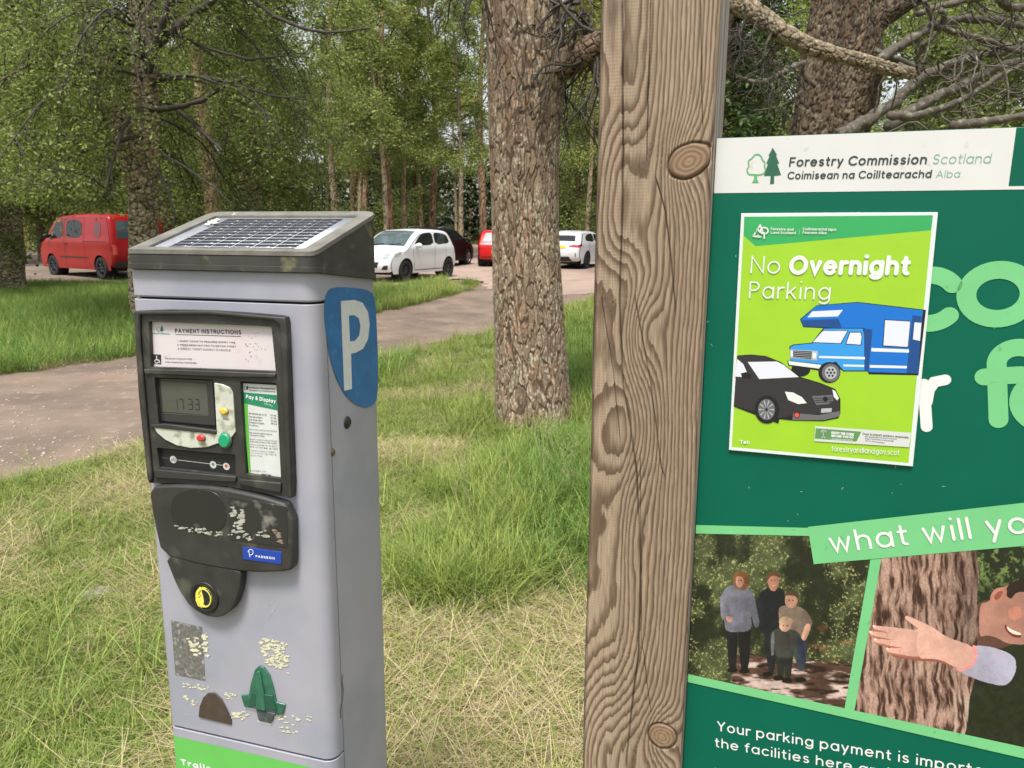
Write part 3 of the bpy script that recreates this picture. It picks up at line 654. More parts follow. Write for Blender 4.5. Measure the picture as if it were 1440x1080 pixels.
# button plate
cream = mat('dirty_cream_plate', (.50, .52, .44), .45, grime=(.26, .24, .16), gscale=55, g0=.52, g1=.68, var=.1, scale=20)
prism(pm, 'button_plate', P2([438, 498, 480, 506, 515, 522, 530, 545, 546, 745, 512, 792, 452, 806, 400, 824, 320, 828, 250, 815, 190, 786, 150, 752, 132, 722, 200, 724, 320, 740, 452, 758], -.0125), -.0135, -.0105, cream, (), .0008)
def button(px, py, rx, ry, col, nm, rot=0):
    k = MD/1089*.98/3.6; x, z = c2(px, py, -.015); m_ = mat(nm, col, .35, coat=.3, grime=tuple(c*.5+.08 for c in col), gscale=80, g0=.55, g1=.7)
    prism(pm, 'button', ell(x, z, rx*k, ry*k, 24, rot), -.0185, -.0125, m_, (), .0025)
    prism(pm, 'button_ring', ell(x, z, rx*k*1.1, ry*k*1.1, 24, rot), -.0145, -.0128, mat('button_ring_plastic', tuple([.16, .16, .14]), .5), (), .0004)
button(486, 641, 28, 22, (.75, .45, .06), 'yellow_button'); button(370, 777, 29, 21, (.55, .03, .03), 'red_button'); button(489, 790, 41, 46, (.01, .30, .14), 'green_button', -.35)
T2(pm, 'TARIFF', 480, 684, 515, 688, 10, .1, ink2, -.0138, capseg=2)
flat(pm, 'graphic_strip', P2([150, 830, 545, 865, 546, 968, 163, 925], -.004), -.004, blackm)
icp = mat('icon_grey', (.5, .5, .5), .4)
stroke_l(pm, P2([250, 888, 500, 918], -.004), .0004, icp, -.0043)
for (x, y, r_, cc) in ((230, 886, 25, None), (432, 912, 24, (.02, .25, .12)), (499, 921, 24, (.5, .05, .04))):
    k = MD/1089*.98/3.6; X, Z = c2(x, y, -.004); o = flat(pm, 'icon_disc', ell(X, Z, r_*k, r_*k*.95), -.0045, icp)
    if cc: flat(o, 'icon_dot', ell(X, Z+.001, r_*k*.42, r_*k*.4, 16, .5), -.0048, mat('dot%.1f' % cc[0], cc, .4))
    else:
        b = MB()
        for u, v in ((-6, 3), (4, -4), (8, 5)): stroke_mesh(b, [c2(x+u+5*math.cos(R(a)), y+v-5*math.sin(R(a)), -.0045) for a in range(0, 361, 45)], .0004, -.0048, 2)
        b.build('coin_symbol', ink2, o)
T2(pm, 'COINS', 172, 879, 200, 881, 6, .12, ink2, -.004, capseg=2); T2(pm, 'OK', 424, 934, 440, 936, 6, .12, ink2, -.005, capseg=2)
T2(pm, 'OR', 458, 904, 470, 905, 6, .12, ink2, -.004, capseg=2)
# tariff card
card = flat(pm, 'tariff_card', P2([577, 500, 752, 510, 775, 976, 612, 955], -.004), -.004, mat('card_white', (.58, .60, .58), .35, var=.05, scale=20))
grn = mat('card_green', (.015, .21, .10), .4)
flat(card, 'green_band', P2([578, 545, 753, 560, 757, 637, 583, 600], -.004), -.0044, grn)
flat(card, 'lime_edge', P2([583, 600, 606, 604, 622, 956, 612, 955], -.004), -.0044, mat('card_lime', (.12, .42, .06), .4))
T2(card, 'Pay & Display', 598, 577, 748, 602, 24, .1, wh, -.0047, gap=.2); T2(card, 'tariffs', 688, 607, 732, 622, 15, .07, mat('pale_green', (.4, .6, .42), .4), -.0047, capseg=3)
fc_logo(card, lambda x, y: c2(x, y, -.004), 592, 522, .15, -.0046, ink, ink)
T2(card, 'Forestry Commission', 612, 526, 745, 532, 10, .12, ink, -.0044, capseg=2); T2(card, 'Coimisean na Coilltearachd', 612, 538, 745, 545, 8, .1, ink, -.0044, capseg=2)
rows = [('All vehicles Up to 1hr', 612, 655, 703, 664), ('£1.00', 722, 664, 750, 668), ('Car Up to 2hrs', 612, 671, 680, 678), ('£1.50', 722, 678, 751, 682), ('Car Over 2hrs', 613, 686, 680, 693), ('£2.00', 723, 692, 752, 697), ('Minibus & Coach', 614, 700, 690, 708), ('£8.00', 724, 706, 753, 711), ('Disabled', 614, 714, 660, 719),
        ('Discovery passes accepted', 615, 735, 752, 746), ('Pay tickets valid for day of', 616, 752, 730, 762), ('car parks listed', 616, 764, 690, 771), ('Season tickets can be purchased', 617, 785, 755, 796), ('from the office in the forest', 617, 797, 755, 808),
        ('Tickets available for the day 24', 618, 812, 757, 823), ('No change given', 618, 824, 760, 836), ('These conditions apply', 619, 842, 745, 852), ('to parking here', 619, 854, 752, 865), ('at all times', 620, 866, 680, 872)]
for i, (s_, x0, y0, x1, y1) in enumerate(rows): T2(card, s_, x0, y0, x1, y1, 8.5, .12 if i < 8 or i in (10, 11, 13, 15) else .08, ink2 if i > 8 else ink, -.0044, capseg=1)
T2(card, 'NUMBER 001', 618, 944, 702, 950, 7, .1, ink2, -.0044, capseg=1)
prism(pm, 'card_clip', P2([675, 960, 720, 966, 716, 990, 680, 984], -.008), -.009, -.006, plas)
# --- coin hood below the fascia
hood = prism(pm, 'coin_hood', smooth_poly(P3([84, 56, 200, 52, 330, 60, 470, 88, 602, 128, 606, 345, 590, 363, 480, 368, 400, 362, 270, 340, 132, 302, 104, 180]), 1), -.020, -.0005, plas, (), .004)
smooth_lens = mat('scratched_dark_window', (.035, .035, .035), .3, grime=(.42, .41, .35), gscale=28, g0=.60, g1=.68, var=.3, scale=14)
wnd = prism(hood, 'window', smooth_poly(P3([150, 150, 165, 90, 240, 66, 320, 84, 358, 140, 350, 210, 300, 238, 220, 230, 165, 195], -.021), 2), -.0208, -.0195, mat('oval_window_plastic', (.02, .02, .02), .3, grime=(.22, .21, .18), gscale=34, g0=.6, g1=.75), (), .0006)
prism(hood, 'window', P3([358, 95, 575, 135, 575, 285, 370, 255], -.021), -.0208, -.0195, mat('worn_window_plastic', (.025, .025, .025), .35, grime=(.20, .19, .16), gscale=34, g0=.6, g1=.75), (), .0006)
# torn sticker remains: irregular pale flecks
resid = mat('sticker_residue', (.36, .35, .30), .8, var=.25, scale=90); resc = mat('cream_residue', (.60, .58, .40), .8, var=.15, scale=60)
def flakes(par, name, f, poly, n, rmin, rmax, m_, y, ybias=None):
    xs = [p[0] for p in poly]; ys = [p[1] for p in poly]; b = MB(); k = 0; tries = 0
    while k < n and tries < n*40:
        tries += 1; x, yy = random.uniform(min(xs), max(xs)), random.uniform(min(ys), max(ys))
        if not inpoly(poly, np.array([x]), np.array([yy]))[0]: continue
        if ybias and random.random() > ybias(x, yy): continue
        r_ = random.uniform(rmin, rmax); m = 9; c = f(x, yy); a0 = random.random()*6; V = [(c[0], y-.00003*(k % 7), c[1])]
        for i in range(m):
            a = a0+2*math.pi*i/m; rr = r_*random.uniform(.4, 1.25); p = f(x+rr*math.cos(a)*1.5, yy+rr*math.sin(a)*.8); V.append((p[0], y-.00003*(k % 7), p[1]))
        b.add(V, None, [(0, 1+i, 1+(i+1) % m) for i in range(m)]); k += 1
    return b.build(name, m_, par)
flakes(hood, 'sticker_residue', lambda x, y: c3(x, y, -.021), [(152, 180), (200, 205), (300, 218), (366, 232), (366, 248), (330, 240), (240, 236), (150, 200)], 30, 3, 7, resid, -.0212)
flakes(hood, 'sticker_residue', lambda x, y: c3(x, y, -.021), [(370, 130), (420, 145), (420, 235), (500, 215), (505, 245), (460, 256), (375, 240)], 40, 3, 9, resid, -.0212)
flakes(hood, 'sticker_residue', lambda x, y: c3(x, y, -.021), [(525, 215), (545, 225), (566, 275), (550, 275), (528, 245)], 12, 3, 8, mat('brown_residue', (.22, .18, .13), .8), -.0212)
plate = prism(hood, 'maker_label', P3([414, 280, 555, 299, 553, 344, 415, 325], -.021), -.0210, -.0195, mat('label_blue', (.01, .05, .33), .3, coat=.3), (), .0004)
text(plate, 'lettering', 'PARKEON', c3(462, 318, -.021), c3(531, 326, -.021), .0042, .13, -.0213, wh, gap=.3)
b = MB(); stroke_mesh(b, [c3(444+9*math.cos(R(a)), 299-10*math.sin(R(a)), -.021) for a in range(-120, 190, 25)], .0006, -.0213, 4); stroke_mesh(b, P3([437, 292, 441, 316], -.021), .0006, -.0213, 4); b.build('logo_mark', wh, plate)
bowl = prism(pm, 'coin_bowl', smooth_poly(P3([130, 306, 260, 340, 400, 366, 410, 376, 404, 440, 380, 505, 335, 536, 283, 532, 228, 500, 180, 430], -.018), 1), -.0185, -.0005, plas, (), .004)
X, Z = c3(276, 462, -.02); k3 = MD/1089*.99/2.571
prism(bowl, 'recess_ring', ell(X, Z, 74*k3, 72*k3, 36), -.0215, -.0178, blackm, [ell(X, Z, 56*k3, 58*k3, 36)], .0015)
flat(bowl, 'recess', ell(X, Z, 60*k3, 60*k3, 36), -.0190, plas)
yel = mat('yellow_ring', (.75, .70, .10), .4, grime=(.45, .42, .08), gscale=60)
prism(bowl, 'yellow_ring', ell(X, Z, 41*k3, 47*k3, 36), -.0232, -.0192, yel, [ell(X+4*k3, Z, 32*k3, 38*k3, 30)], .0006)
prism(bowl, 'yellow_inset', [c3(x, y, -.02) for x, y in ((262, 424), (252, 440), (247, 470), (256, 492), (272, 499), (280, 470), (276, 445), (262, 424))][:-1], -.0226, -.0195, yel, (), .0004)
flat(bowl, 'coin_slot', P3([266, 424, 290, 430, 303, 445, 300, 480, 282, 494, 276, 460], -.02), -.0228, darkm)
b = MB()
for cy_ in (440, 456): stroke_mesh(b, [c3(256+6*math.cos(R(a)), cy_-6*math.sin(R(a)), -.0226) for a in range(0, 361, 30)], .0006, -.0229, 3)
b.build('coin_symbol', mat('brown_ink', (.2, .14, .02), .5), bowl)
# --- door details
stk = flat(pm, 'scraped_sticker', P3([156, 545, 268, 570, 280, 764, 172, 742], 0), -.0006, mat('scraped_grey_sticker', (.13, .125, .11), .75, var=.35, scale=60, grime=(.30, .29, .26), gscale=90, g0=.55, g1=.66))
flakes(pm, 'cream_residue', lambda x, y: c3(x, y, 0), [(205, 600), (262, 610), (262, 680), (215, 660)], 22, 3, 8, resc, -.0009)
flakes(pm, 'cream_residue', lambda x, y: c3(x, y, 0), [(268, 588), (284, 590), (290, 685), (278, 670)], 26, 3, 7, resc, -.0009)
flakes(pm, 'cream_residue', lambda x, y: c3(x, y, 0), [(478, 608), (578, 625), (582, 755), (572, 752), (565, 690), (556, 728), (500, 700), (498, 668), (480, 655)], 120, 3, 7, resc, -.0009)
flakes(pm, 'cream_residue', lambda x, y: c3(x, y, 0), [(193, 765), (293, 785), (293, 802), (196, 785)], 24, 2, 6, resc, -.0009)
flakes(pm, 'cream_residue', lambda x, y: c3(x, y, 0), [(196, 812), (250, 835), (256, 865), (200, 830)], 16, 2, 6, resc, -.0009)
flakes(pm, 'cream_residue', lambda x, y: c3(x, y, 0), [(350, 805), (400, 815), (400, 838), (355, 830)], 14, 2, 6, resc, -.0009)
flakes(pm, 'cream_residue', lambda x, y: c3(x, y, 0), [(370, 865), (440, 880), (430, 905), (376, 900)], 22, 2, 7, resc, -.0009)
flakes(pm, 'cream_residue', lambda x, y: c3(x, y, 0), [(480, 900), (560, 885), (665, 890), (665, 912), (600, 905), (630, 950), (560, 955), (540, 925), (480, 918)], 40, 2, 6, resc, -.0009)
dome = P3([258, 892, 262, 855, 275, 822, 292, 806, 318, 806, 342, 830, 360, 865, 375, 900, 377, 921], 0)
prism(pm, 'return_flap', dome, -.003, -.0002, mat('brown_steel', (.075, .055, .045), .4, var=.2, scale=20, metal=.2), (), .0008)
gr2 = mat('green_plastic', (.025, .12, .07), .35, var=.25, scale=30, coat=.2)
prism(pm, 'ticket_chute', P3([412, 814, 440, 812, 448, 768, 462, 722, 478, 706, 494, 712, 516, 742, 530, 790, 540, 838, 572, 846, 564, 882, 545, 886, 535, 872, 470, 858, 425, 856], 0), -.004, -.0002, gr2, (), .0015)
b = MB()
rib = [c3(477, 722, 0), c3(486, 860, 0)]
prism(pm, 'chute_rib', P3([472, 725, 484, 722, 500, 800, 505, 866, 470, 858], 0), -.0075, -.0038, gr2, (), .0015)
prism(pm, 'chute_shelf', P3([455, 800, 530, 812, 545, 868, 440, 850], 0), -.006, -.0038, mat('green_plastic_dark', (.015, .075, .05), .4), (), .001)
prism(pm, 'ticket_slot', P3([466, 862, 536, 880, 520, 914, 476, 905], 0), -.0035, -.0002, mat('slot_grey', (.06, .075, .075), .4, var=.4, scale=60), (), .001)
flat(pm, 'slot_lip', P3([466, 905, 520, 918, 516, 926, 474, 915], 0), -.0007, mat('worn_bright', (.5, .52, .55), .4))
flat(pm, 'worn_edge', P3([420, 858, 465, 866, 466, 872, 424, 864], 0), -.0007, mat('worn_bright'))
# lower green panel
gp = flat(pm, 'green_notice', [c3(166, 963, 0), c3(668, 1079, 0), (c3(668, 1079, 0)[0], zbot-.3), (c3(166, 962, 0)[0], zbot-.3)], -.0006, mat('fresh_green_print', (.12, .45, .09), .35, var=.04, scale=6))
text(gp, 'lettering', 'Trails, forests', c3(192, 1066, 0), c3(480, 1135, 0), .0125, .13, -.0009, mat('white_print'), gap=.2)
# scratches and marks on the door
b = MB()
for x0, y0, x1, y1 in ((500, 500, 545, 455), (505, 540, 530, 490), (520, 520, 548, 470), (470, 670, 472, 690), (205, 885, 215, 888), (600, 945, 630, 968)):
    stroke_mesh(b, P3([x0, y0, (x0+x1)/2+4, (y0+y1)/2, x1, y1], 0), .0004, -.0004, 2)
b.build('scratch_marks', mat('scratch_grey', (.45, .45, .5), .6), pm)
# --- side: P sign, bolts, dent
s1 = lambda x, y, d=0.: MF.s(180+x/3.176, 280+y/3.176, d)
def sideflat(par, name, pts, off, m_):
    me = bpy.data.meshes.new(name); me.from_pydata([(off, p[0], p[1]) for p in pts], [], [list(range(len(pts)))]); me.update(); return link(name, me, m_, par)
blue = mat('parking_blue', (.008, .13, .34), .4, var=.14, scale=12, grime=(.03, .18, .36), gscale=70, g0=.58, g1=.7)
sg = sideflat(pm, 'parking_sign', smooth_poly([s1(x, y) for x, y in ((874, 530), (878, 440), (895, 402), (940, 391), (1062, 402), (1098, 425), (1107, 500), (1115, 700), (1114, 880), (1098, 918), (1060, 934), (1010, 915), (965, 870), (925, 790), (893, 670))], 1), .0006, blue)
pw = mat('sign_white', (.62, .64, .62), .45, var=.06, scale=30)
Pout = [s1(x, y) for x, y in ((948, 455), (1010, 450), (1045, 462), (1070, 505), (1077, 560), (1070, 625), (1048, 668), (1015, 686), (994, 690), (998, 848), (963, 856))]
Pin = [s1(x, y) for x, y in ((984, 520), (1008, 518), (1028, 532), (1036, 565), (1030, 610), (1012, 632), (989, 636))]
v, f = cdt(Pout, [Pin]); me = mesh_np('letter_p', np.c_[np.full(len(v), .0010), v[:, 0], v[:, 1]], None, f); link('letter_p', me, pw, sg)
for x, y, rx, ry in ((980, 998, 18, 32), ):
    cy, cz = s1(x, y); b = MB(); b.lathe([(0, .003), (.008, .003), (.0105, .001), (.011, .0)], 20, 'x', (0, cy, cz)); b.build('bolt', blackm, pm)
cy, cz = MF.s(468, 636, .0); b = MB(); b.lathe([(0, .002), (.005, .002), (.007, .0)], 16, 'x', (0, cy, cz)); b.build('bolt', mat('rusty_bolt', (.12, .07, .05), .6), pm)
b = MB(); cdn = lambda x, y: MF.s(180+x/2.571, 660+y/2.571, 0)
for i in range(1):
    P = [cdn(x, y) for x, y in ((776, 742), (772, 765), (778, 800), (773, 840), (767, 870), (769, 898))]; mbx = MB(); stroke_mesh(mbx, P, .0012, 0, 3)
    V = np.concatenate(mbx.V); b.add(np.c_[np.full(len(V), .0008), V[:, 0], V[:, 2]], np.concatenate(mbx.Q), np.concatenate(mbx.T))
b.build('gouge', mat('gouge_dark', (.09, .08, .06), .8), pm)
# ================================================================== TIMBER POST AND INFORMATION BOARD
TH = .3646
KS = 1.07846
SP = Frame(TH, KS, -.267)            # post: origin at its front left lower edge
pw_ = .1435; pd = .09
def post_mesh():
    xs = np.linspace(0, pw_, 236); zs = np.concatenate([np.linspace(0, .78, 40)[:-1], np.linspace(.78, 1.96, 1260), np.linspace(1.96, 2.25, 40)[1:]])
    X, Z = np.meshgrid(xs, zs)
    c = lambda px, py: SP.f(px, py)
    u = X/pw_
    wob = (fbm(X*7, Z*1.6, 3, 1)-.5)
    P = 24*np.maximum(0, u-.30)**1.2+1.6*u+wob*1.5+.55*np.sin(Z*6+u*2)*(1-u*.7)
    for px, py, A, sx, sz in ((878, 250, 5.2, .030, .085), (884, 335, 2.6, .045, .05), (905, 468, 4.6, .026, .060), (880, 610, -3.0, .05, .07), (858, 1075, 10.5, .062, .150), (968, 225, 4.2, .026, .050), (932, 1036, 4.5, .022, .040), (965, 560, 1.2, .05, .12), (890, 760, 2.0, .02, .12), (1000, 700, -1.0, .05, .2), (860, 20, 2.0, .02, .08)):
        cx, cz = c(px, py); P = P+A*np.exp(-((X-cx)/sx)**2-((Z-cz)/sz)**2)
    P = P+(fbm(X*60, Z*16, 3, 5)-.5)*.45+(fbm(X*260, Z*40, 2, 6)-.5)*.35
    ph = P-np.floor(P); late = sstep(.25, .85, ph)*(1-sstep(.92, 1., ph))        # latewood band in every ring
    fine = fbm(X*900, Z*50, 2, 8); fib = fbm(X*2200, Z*120, 2, 9)
    saw = .5+.5*np.sin(Z*2*np.pi/.0042+1.5*vn(X*30, Z*20, 3)); sawm = sstep(.7, .3, u+.5*(vn(X*20, Z*5, 4)-.5))*sstep(.35, .6, vn(X*25+3, Z*4, 12)+.2)
    h = .0005*late+.00045*(fine-.5)+.0003*(fbm(X*420, Z*9, 3, 14)-.5)+.00014*saw*sawm*(1-late)-.0004*(1-late)*fib*.5
    early = np.array(lin(150, 131, 110)); dark = np.array(lin(90, 71, 54)); col = mixc(early, dark, late*.9)
    blot = fbm(X*9, Z*2.2, 4, 21); col = col*(.80+.34*blot)[..., None]
    col = col*(.74+.52*fine)[..., None]; stk_ = fbm(X*420, Z*9, 3, 14); col = col*(.82+.36*stk_)[..., None]; col = col*(1-.06*saw*sawm)[..., None]
    grey = np.array(lin(142, 134, 124)); col = mixc(col, grey, .5*sstep(.5, .75, fbm(X*5+7, Z*3, 3, 33)))
    # knots
    for px, py, a, b, rot in ((969, 226, 29, 21, .45), (931, 1035, 21, 21, 0)):
        cx, cz = c(px, py); k = .00095; dx, dz = X-cx, Z-cz; xr = dx*math.cos(rot)+dz*math.sin(rot); zr = -dx*math.sin(rot)+dz*math.cos(rot)
        wv = 1+.12*(fbm(X*80, Z*80, 2, 41)-.5); r_ = np.hypot(xr/(a*k), zr/(b*k))*wv
        ins = sstep(1.05, .97, r_); rings = .5+.5*np.sin(r_*24+2*fbm(X*150, Z*150, 2, 3)); kc = mixc(np.array(lin(140, 116, 92)), np.array(lin(92, 70, 52)), rings*.6*sstep(0, .3, r_)+.3*sstep(.6, 1, r_))
        col = mixc(col, kc, ins); rim = np.exp(-((r_-1.02)/.07)**2); col = mixc(col, np.array(lin(58, 42, 30)), rim*(.35+.6*vn(X*120, Z*120, 44)))
        h = h*(1-ins)+ins*(.0011*(1-sstep(.75, 1, r_)*.5)+.0003*rings)-.003*rim
    # resin-raised broken ridges near the big knots
    for px, py, sx, sz in ((925, 215, .02, .022), (880, 900, .045, .05), (862, 425, .05, .012), (905, 1040, .04, .04)):
        cx, cz = c(px, py); m_ = np.exp(-((X-cx)/sx)**2-((Z-cz)/sz)**2); bb = vn(X*420, Z*260, 51); h = h+m_*late*.0012*bb; col = col*(1+.25*m_*(bb-.3)*late)[..., None]
    # drying cracks
    for pts, wd in (([(875, 0), (876, 200), (875, 300), (871, 420), (876, 540), (886, 600), (895, 665), (901, 790), (898, 915), (886, 1015), (880, 1080)], .0011), ([(915, 0), (912, 120), (909, 225)], .0006), ([(922, 250), (936, 300), (944, 370), (950, 440)], .0008), ([(846, 420), (862, 520), (872, 620)], .0005), ([(893, 420), (915, 540), (930, 660), (934, 670)], .0007), ([(900, 640), (902, 900), (915, 1000)], .0004), ([(985, 0), (988, 180)], .0004)):
        q = np.array([c(*p) for p in pts]); q = q[np.argsort(q[:, 1])]
        xc = np.interp(Z, q[:, 1], q[:, 0])+.0012*(fbm(Z*40, Z*0, 3, 60)-.5); inn = sstep(q[0, 1]-.01, q[0, 1]+.01, Z)*sstep(q[-1, 1]+.01, q[-1, 1]-.01, Z)
        g = np.exp(-((X-xc)/wd)**2)*inn*(.55+.6*vn(Z*25, Z*0, 61)); g = np.clip(g, 0, 1); h = h-.003*g; col = mixc(col, np.array(lin(38, 28, 22)), g*.9)
    edge = sstep(0, .004, X)*sstep(pw_, pw_-.004, X); h = h-.003*(1-edge); col = col*(.85+.15*edge)[..., None]
    V = np.stack([X, -h, Z], -1); ny, nx = X.shape
    i = np.arange(ny-1)[:, None]*nx+np.arange(nx-1)[None, :]; Q = np.stack([i, i+1, i+nx+1, i+nx], -1).reshape(-1, 4)
    return V.reshape(-1, 3), Q, col.reshape(-1, 3)
pr = SP.empty('timber_post'); tag(pr, 'square sawn timber post with two knots holding the green board', 'post')
V, Q, colr = post_mesh()
woodm = mat('weathered_wood', attr='Col', rough=.72, spec=.35, bump=.25, bscale=900, bdist=.0004)
link('front_face', mesh_np('front_face', V, Q, None, colr, True), woodm, pr)
def side_mesh(x, y0, y1, z1=2.25):
    ys = np.linspace(y0, y1, 60); zs = np.linspace(0, z1, 900); Y, Z = np.meshgrid(ys, zs)
    g = fbm(Y*160, Z*3, 4, 71); f_ = fbm(Y*600, Z*25, 2, 72); h = .0012*sstep(.4, .6, g)
    col = mixc(np.array(lin(165, 158, 150)), np.array(lin(120, 110, 100)), sstep(.35, .65, g))*(.85+.3*f_)[..., None]
    V = np.stack([x+h*(1 if x > .01 else -1), Y, Z], -1); ny, nx = Y.shape; i = np.arange(ny-1)[:, None]*nx+np.arange(nx-1)[None, :]
    return mesh_np('side_face', V.reshape(-1, 3), np.stack([i, i+1, i+nx+1, i+nx], -1).reshape(-1, 4), None, col.reshape(-1, 3), True)
link('side_face', side_mesh(pw_, .001, pd), woodm, pr); link('side_face', side_mesh(0, .001, pd), woodm, pr)
b = MB(); b.box(.001, pw_-.001, .003, pd, 0, 2.248); b.build('core', mat('plain_wood', (.25, .19, .14), .8), pr)

# --- the board, fixed to the right side of the post
BY = .020
sfr = SP
g_ = lambda px, py, d=BY: sfr.f(px, py, d)
bx0 = pw_+.0015; btop = g_(1200, 187)[1]; bx1 = bx0+1.18
br = SP.empty('information_board'); tag(br, 'large green and white forest information board beside the timber post', 'notice board')
bgreen = mat('board_green', (.001, .100, .060), .42, spec=.2, var=.05, scale=4, bump=.06, bscale=60, grime=(.03, .10, .06), gscale=14, g0=.68, g1=.82)
hwhite = mat('header_white', (.60, .595, .58), .35, grime=(.50, .42, .30), gscale=70, g0=.66, g1=.80, var=.03)
pale = mat('pale_green_print', (.155, .48, .20), .35, var=.04, grime=(.10, .38, .14), gscale=120, g0=.66, g1=.72)
wprint = mat('white_sign_print', (.66, .68, .66), .35)
dk = mat('charcoal_print', (.03, .045, .042), .4); sage = mat('sage_print', (.19, .38, .27), .4)
panel_ = prism(br, 'board_panel', [(bx0, .78), (bx1, .78), (bx1, btop), (bx0, btop)], BY, BY+.018, bgreen, (), .001)
hb = g_(1009, 270)[1]; hb2 = g_(1418, 268.5)[1]; hz = (hb+hb2)/2; hr1 = g_(1429, 181)[0]; hr2 = g_(1418, 262)[0]
hd = flat(br, 'header_strip', [(bx0+.0006, btop-.0006), (hr1, btop-.0006), (hr2, g_(1418, 262)[1]), (bx1-.001, g_(1418, 262)[1]), (bx1-.001, hz), (bx0+.0006, hz)], BY-.0004, hwhite)
c6 = lambda x, y: g_(1000+x/3.273, 180+y/3.273)
kb = 1/1089/3.273
T6 = lambda par, s, x0, y0, x1, y1, cap, wt, m_, y=BY-.0008, **k: text(par, 'lettering', s, c6(x0, y0), c6(x1, y1), abs(c6(x0, y0)[1]-c6(x0, y0-cap)[1]), wt, y, m_, **k)
T6(hd, 'Forestry Commission', 358, 179, 990, 167, 44, .085, dk, slant=.06); T6(hd, 'Scotland', 1018, 166, 1284, 162, 46, .045, sage, slant=.08)
T6(hd, 'Coimisean na Coilltearachd', 350, 237, 1012, 230, 36, .085, dk, slant=.04); T6(hd, 'Alba', 1034, 229, 1144, 227, 34, .045, sage, slant=.04)
fc_logo(hd, c6, 200, 170, 1.0, BY-.0008, mat('mid_green_print', (.10, .36, .14), .4), mat('deep_green_print', (.02, .10, .06), .4))
# big lettering
G8 = lambda pts: [g_(1300+pts[i]/1.862, 180+pts[i+1]/1.862) for i in range(0, len(pts), 2)]
def big(name, strokes, hwpx, m_):
    b = MB()
    for i, s_ in enumerate(strokes): stroke_mesh(b, s_, hwpx*.87/1089, BY-.0006-.00004*i, 10)
    return b.build(name, m_, br)
cc, oo = g_(1285, 420), g_(1402, 413.5)
k9 = (g_(1402, 380)[1]-g_(1402, 447)[1])/67
def arc(c, rx, rz, a0, a1, n=36): return [(c[0]+rx*k9*math.cos(R(a0+(a1-a0)*i/n)), c[1]+rz*k9*math.sin(R(a0+(a1-a0)*i/n))) for i in range(n+1)]
cpt = g_(1301, 417)
big('large_letter_o', [arc(g_(1403, 414), 39, 34.5, 0, 360)], 12.5, pale)
big('large_letter_c', [arc(g_(1307, 421), 36, 35, 40, 320)], 12.5, pale)
big('large_letter_m', [arc(g_(1520, 417), 34, 30, 180, 0)+[g_(1553, 450)], [g_(1487, 382), g_(1487, 450)]], 12.5, pale)
big('large_letter_f', [arc(g_(1432, 512), 27, 24, 75, 180, 12)+[g_(1404, 590)], [g_(1384, 530), g_(1435, 527)]], 12.5, pale)
big('large_letter_o', [arc(g_(1482, 565), 42, 36, 0, 360)], 12.5, pale)
big('large_letter_r', [[g_(1299, 540), g_(1303, 600)], [g_(1303, 565), g_(1306, 548), g_(1314, 537), g_(1329, 534)]], 8, wprint)
# photographs printed on the board
def board_print(name, quad, art, nx, ny):
    """printed picture: quad = TL,TR,BR,BL in the face plane; art(s,t) -> colour, s right, t down"""
    s, t = np.meshgrid(np.linspace(0, 1, nx), np.linspace(0, 1, ny)); q = [np.array(p) for p in quad]
    P = (q[0]*((1-s)*(1-t))[..., None]+q[1]*(s*(1-t))[..., None]+q[2]*(s*t)[..., None]+q[3]*((1-s)*t)[..., None])
    V = np.stack([P[..., 0], np.full(s.shape, BY-.0004), P[..., 1]], -1).reshape(-1, 3); col = art(s, t).reshape(-1, 3)
    i = np.arange(ny-1)[:, None]*nx+np.arange(nx-1)[None, :]; Q = np.stack([i, i+nx, i+nx+1, i+1], -1).reshape(-1, 4)
    return link(name, mesh_np(name, V, Q, None, np.clip(col, 0, 1)), mat('gloss_print', attr='Col', rough=.35), br)
def blob(col, X, Y, poly, c, shade=None, soft=0, tex=.12, s=0):
    m_ = inpoly(poly, X, Y); cc_ = np.array(lin(*c))*(1+tex*2*(fbm(X*.09, Y*.09, 3, s)-.5))[..., None]
    if shade: # soft form light from the upper left across the shape
        xs = [p[0] for p in poly]; u = (X-min(xs))/(max(xs)-min(xs)+1e-6); cc_ = cc_*(1+shade*(.5-u))[..., None]
    return np.where(m_[..., None], cc_, col)
def cpoly(*p): return smooth_poly([(p[i], p[i+1]) for i in range(0, len(p), 2)], 2)
def limb(x0, y0, r0_, x1, y1, r1):
    d = np.array([x1-x0, y1-y0], float); d /= np.linalg.norm(d)+1e-9; n = np.array([-d[1], d[0]])
    return smooth_poly([(x0+n[0]*r0_, y0+n[1]*r0_), (x1+n[0]*r1, y1+n[1]*r1), (x1+d[0]*r1*.6, y1+d[1]*r1*.6), (x1-n[0]*r1, y1-n[1]*r1), (x0-n[0]*r0_, y0-n[1]*r0_), (x0-d[0]*r0_*.6, y0-d[1]*r0_*.6)], 2)
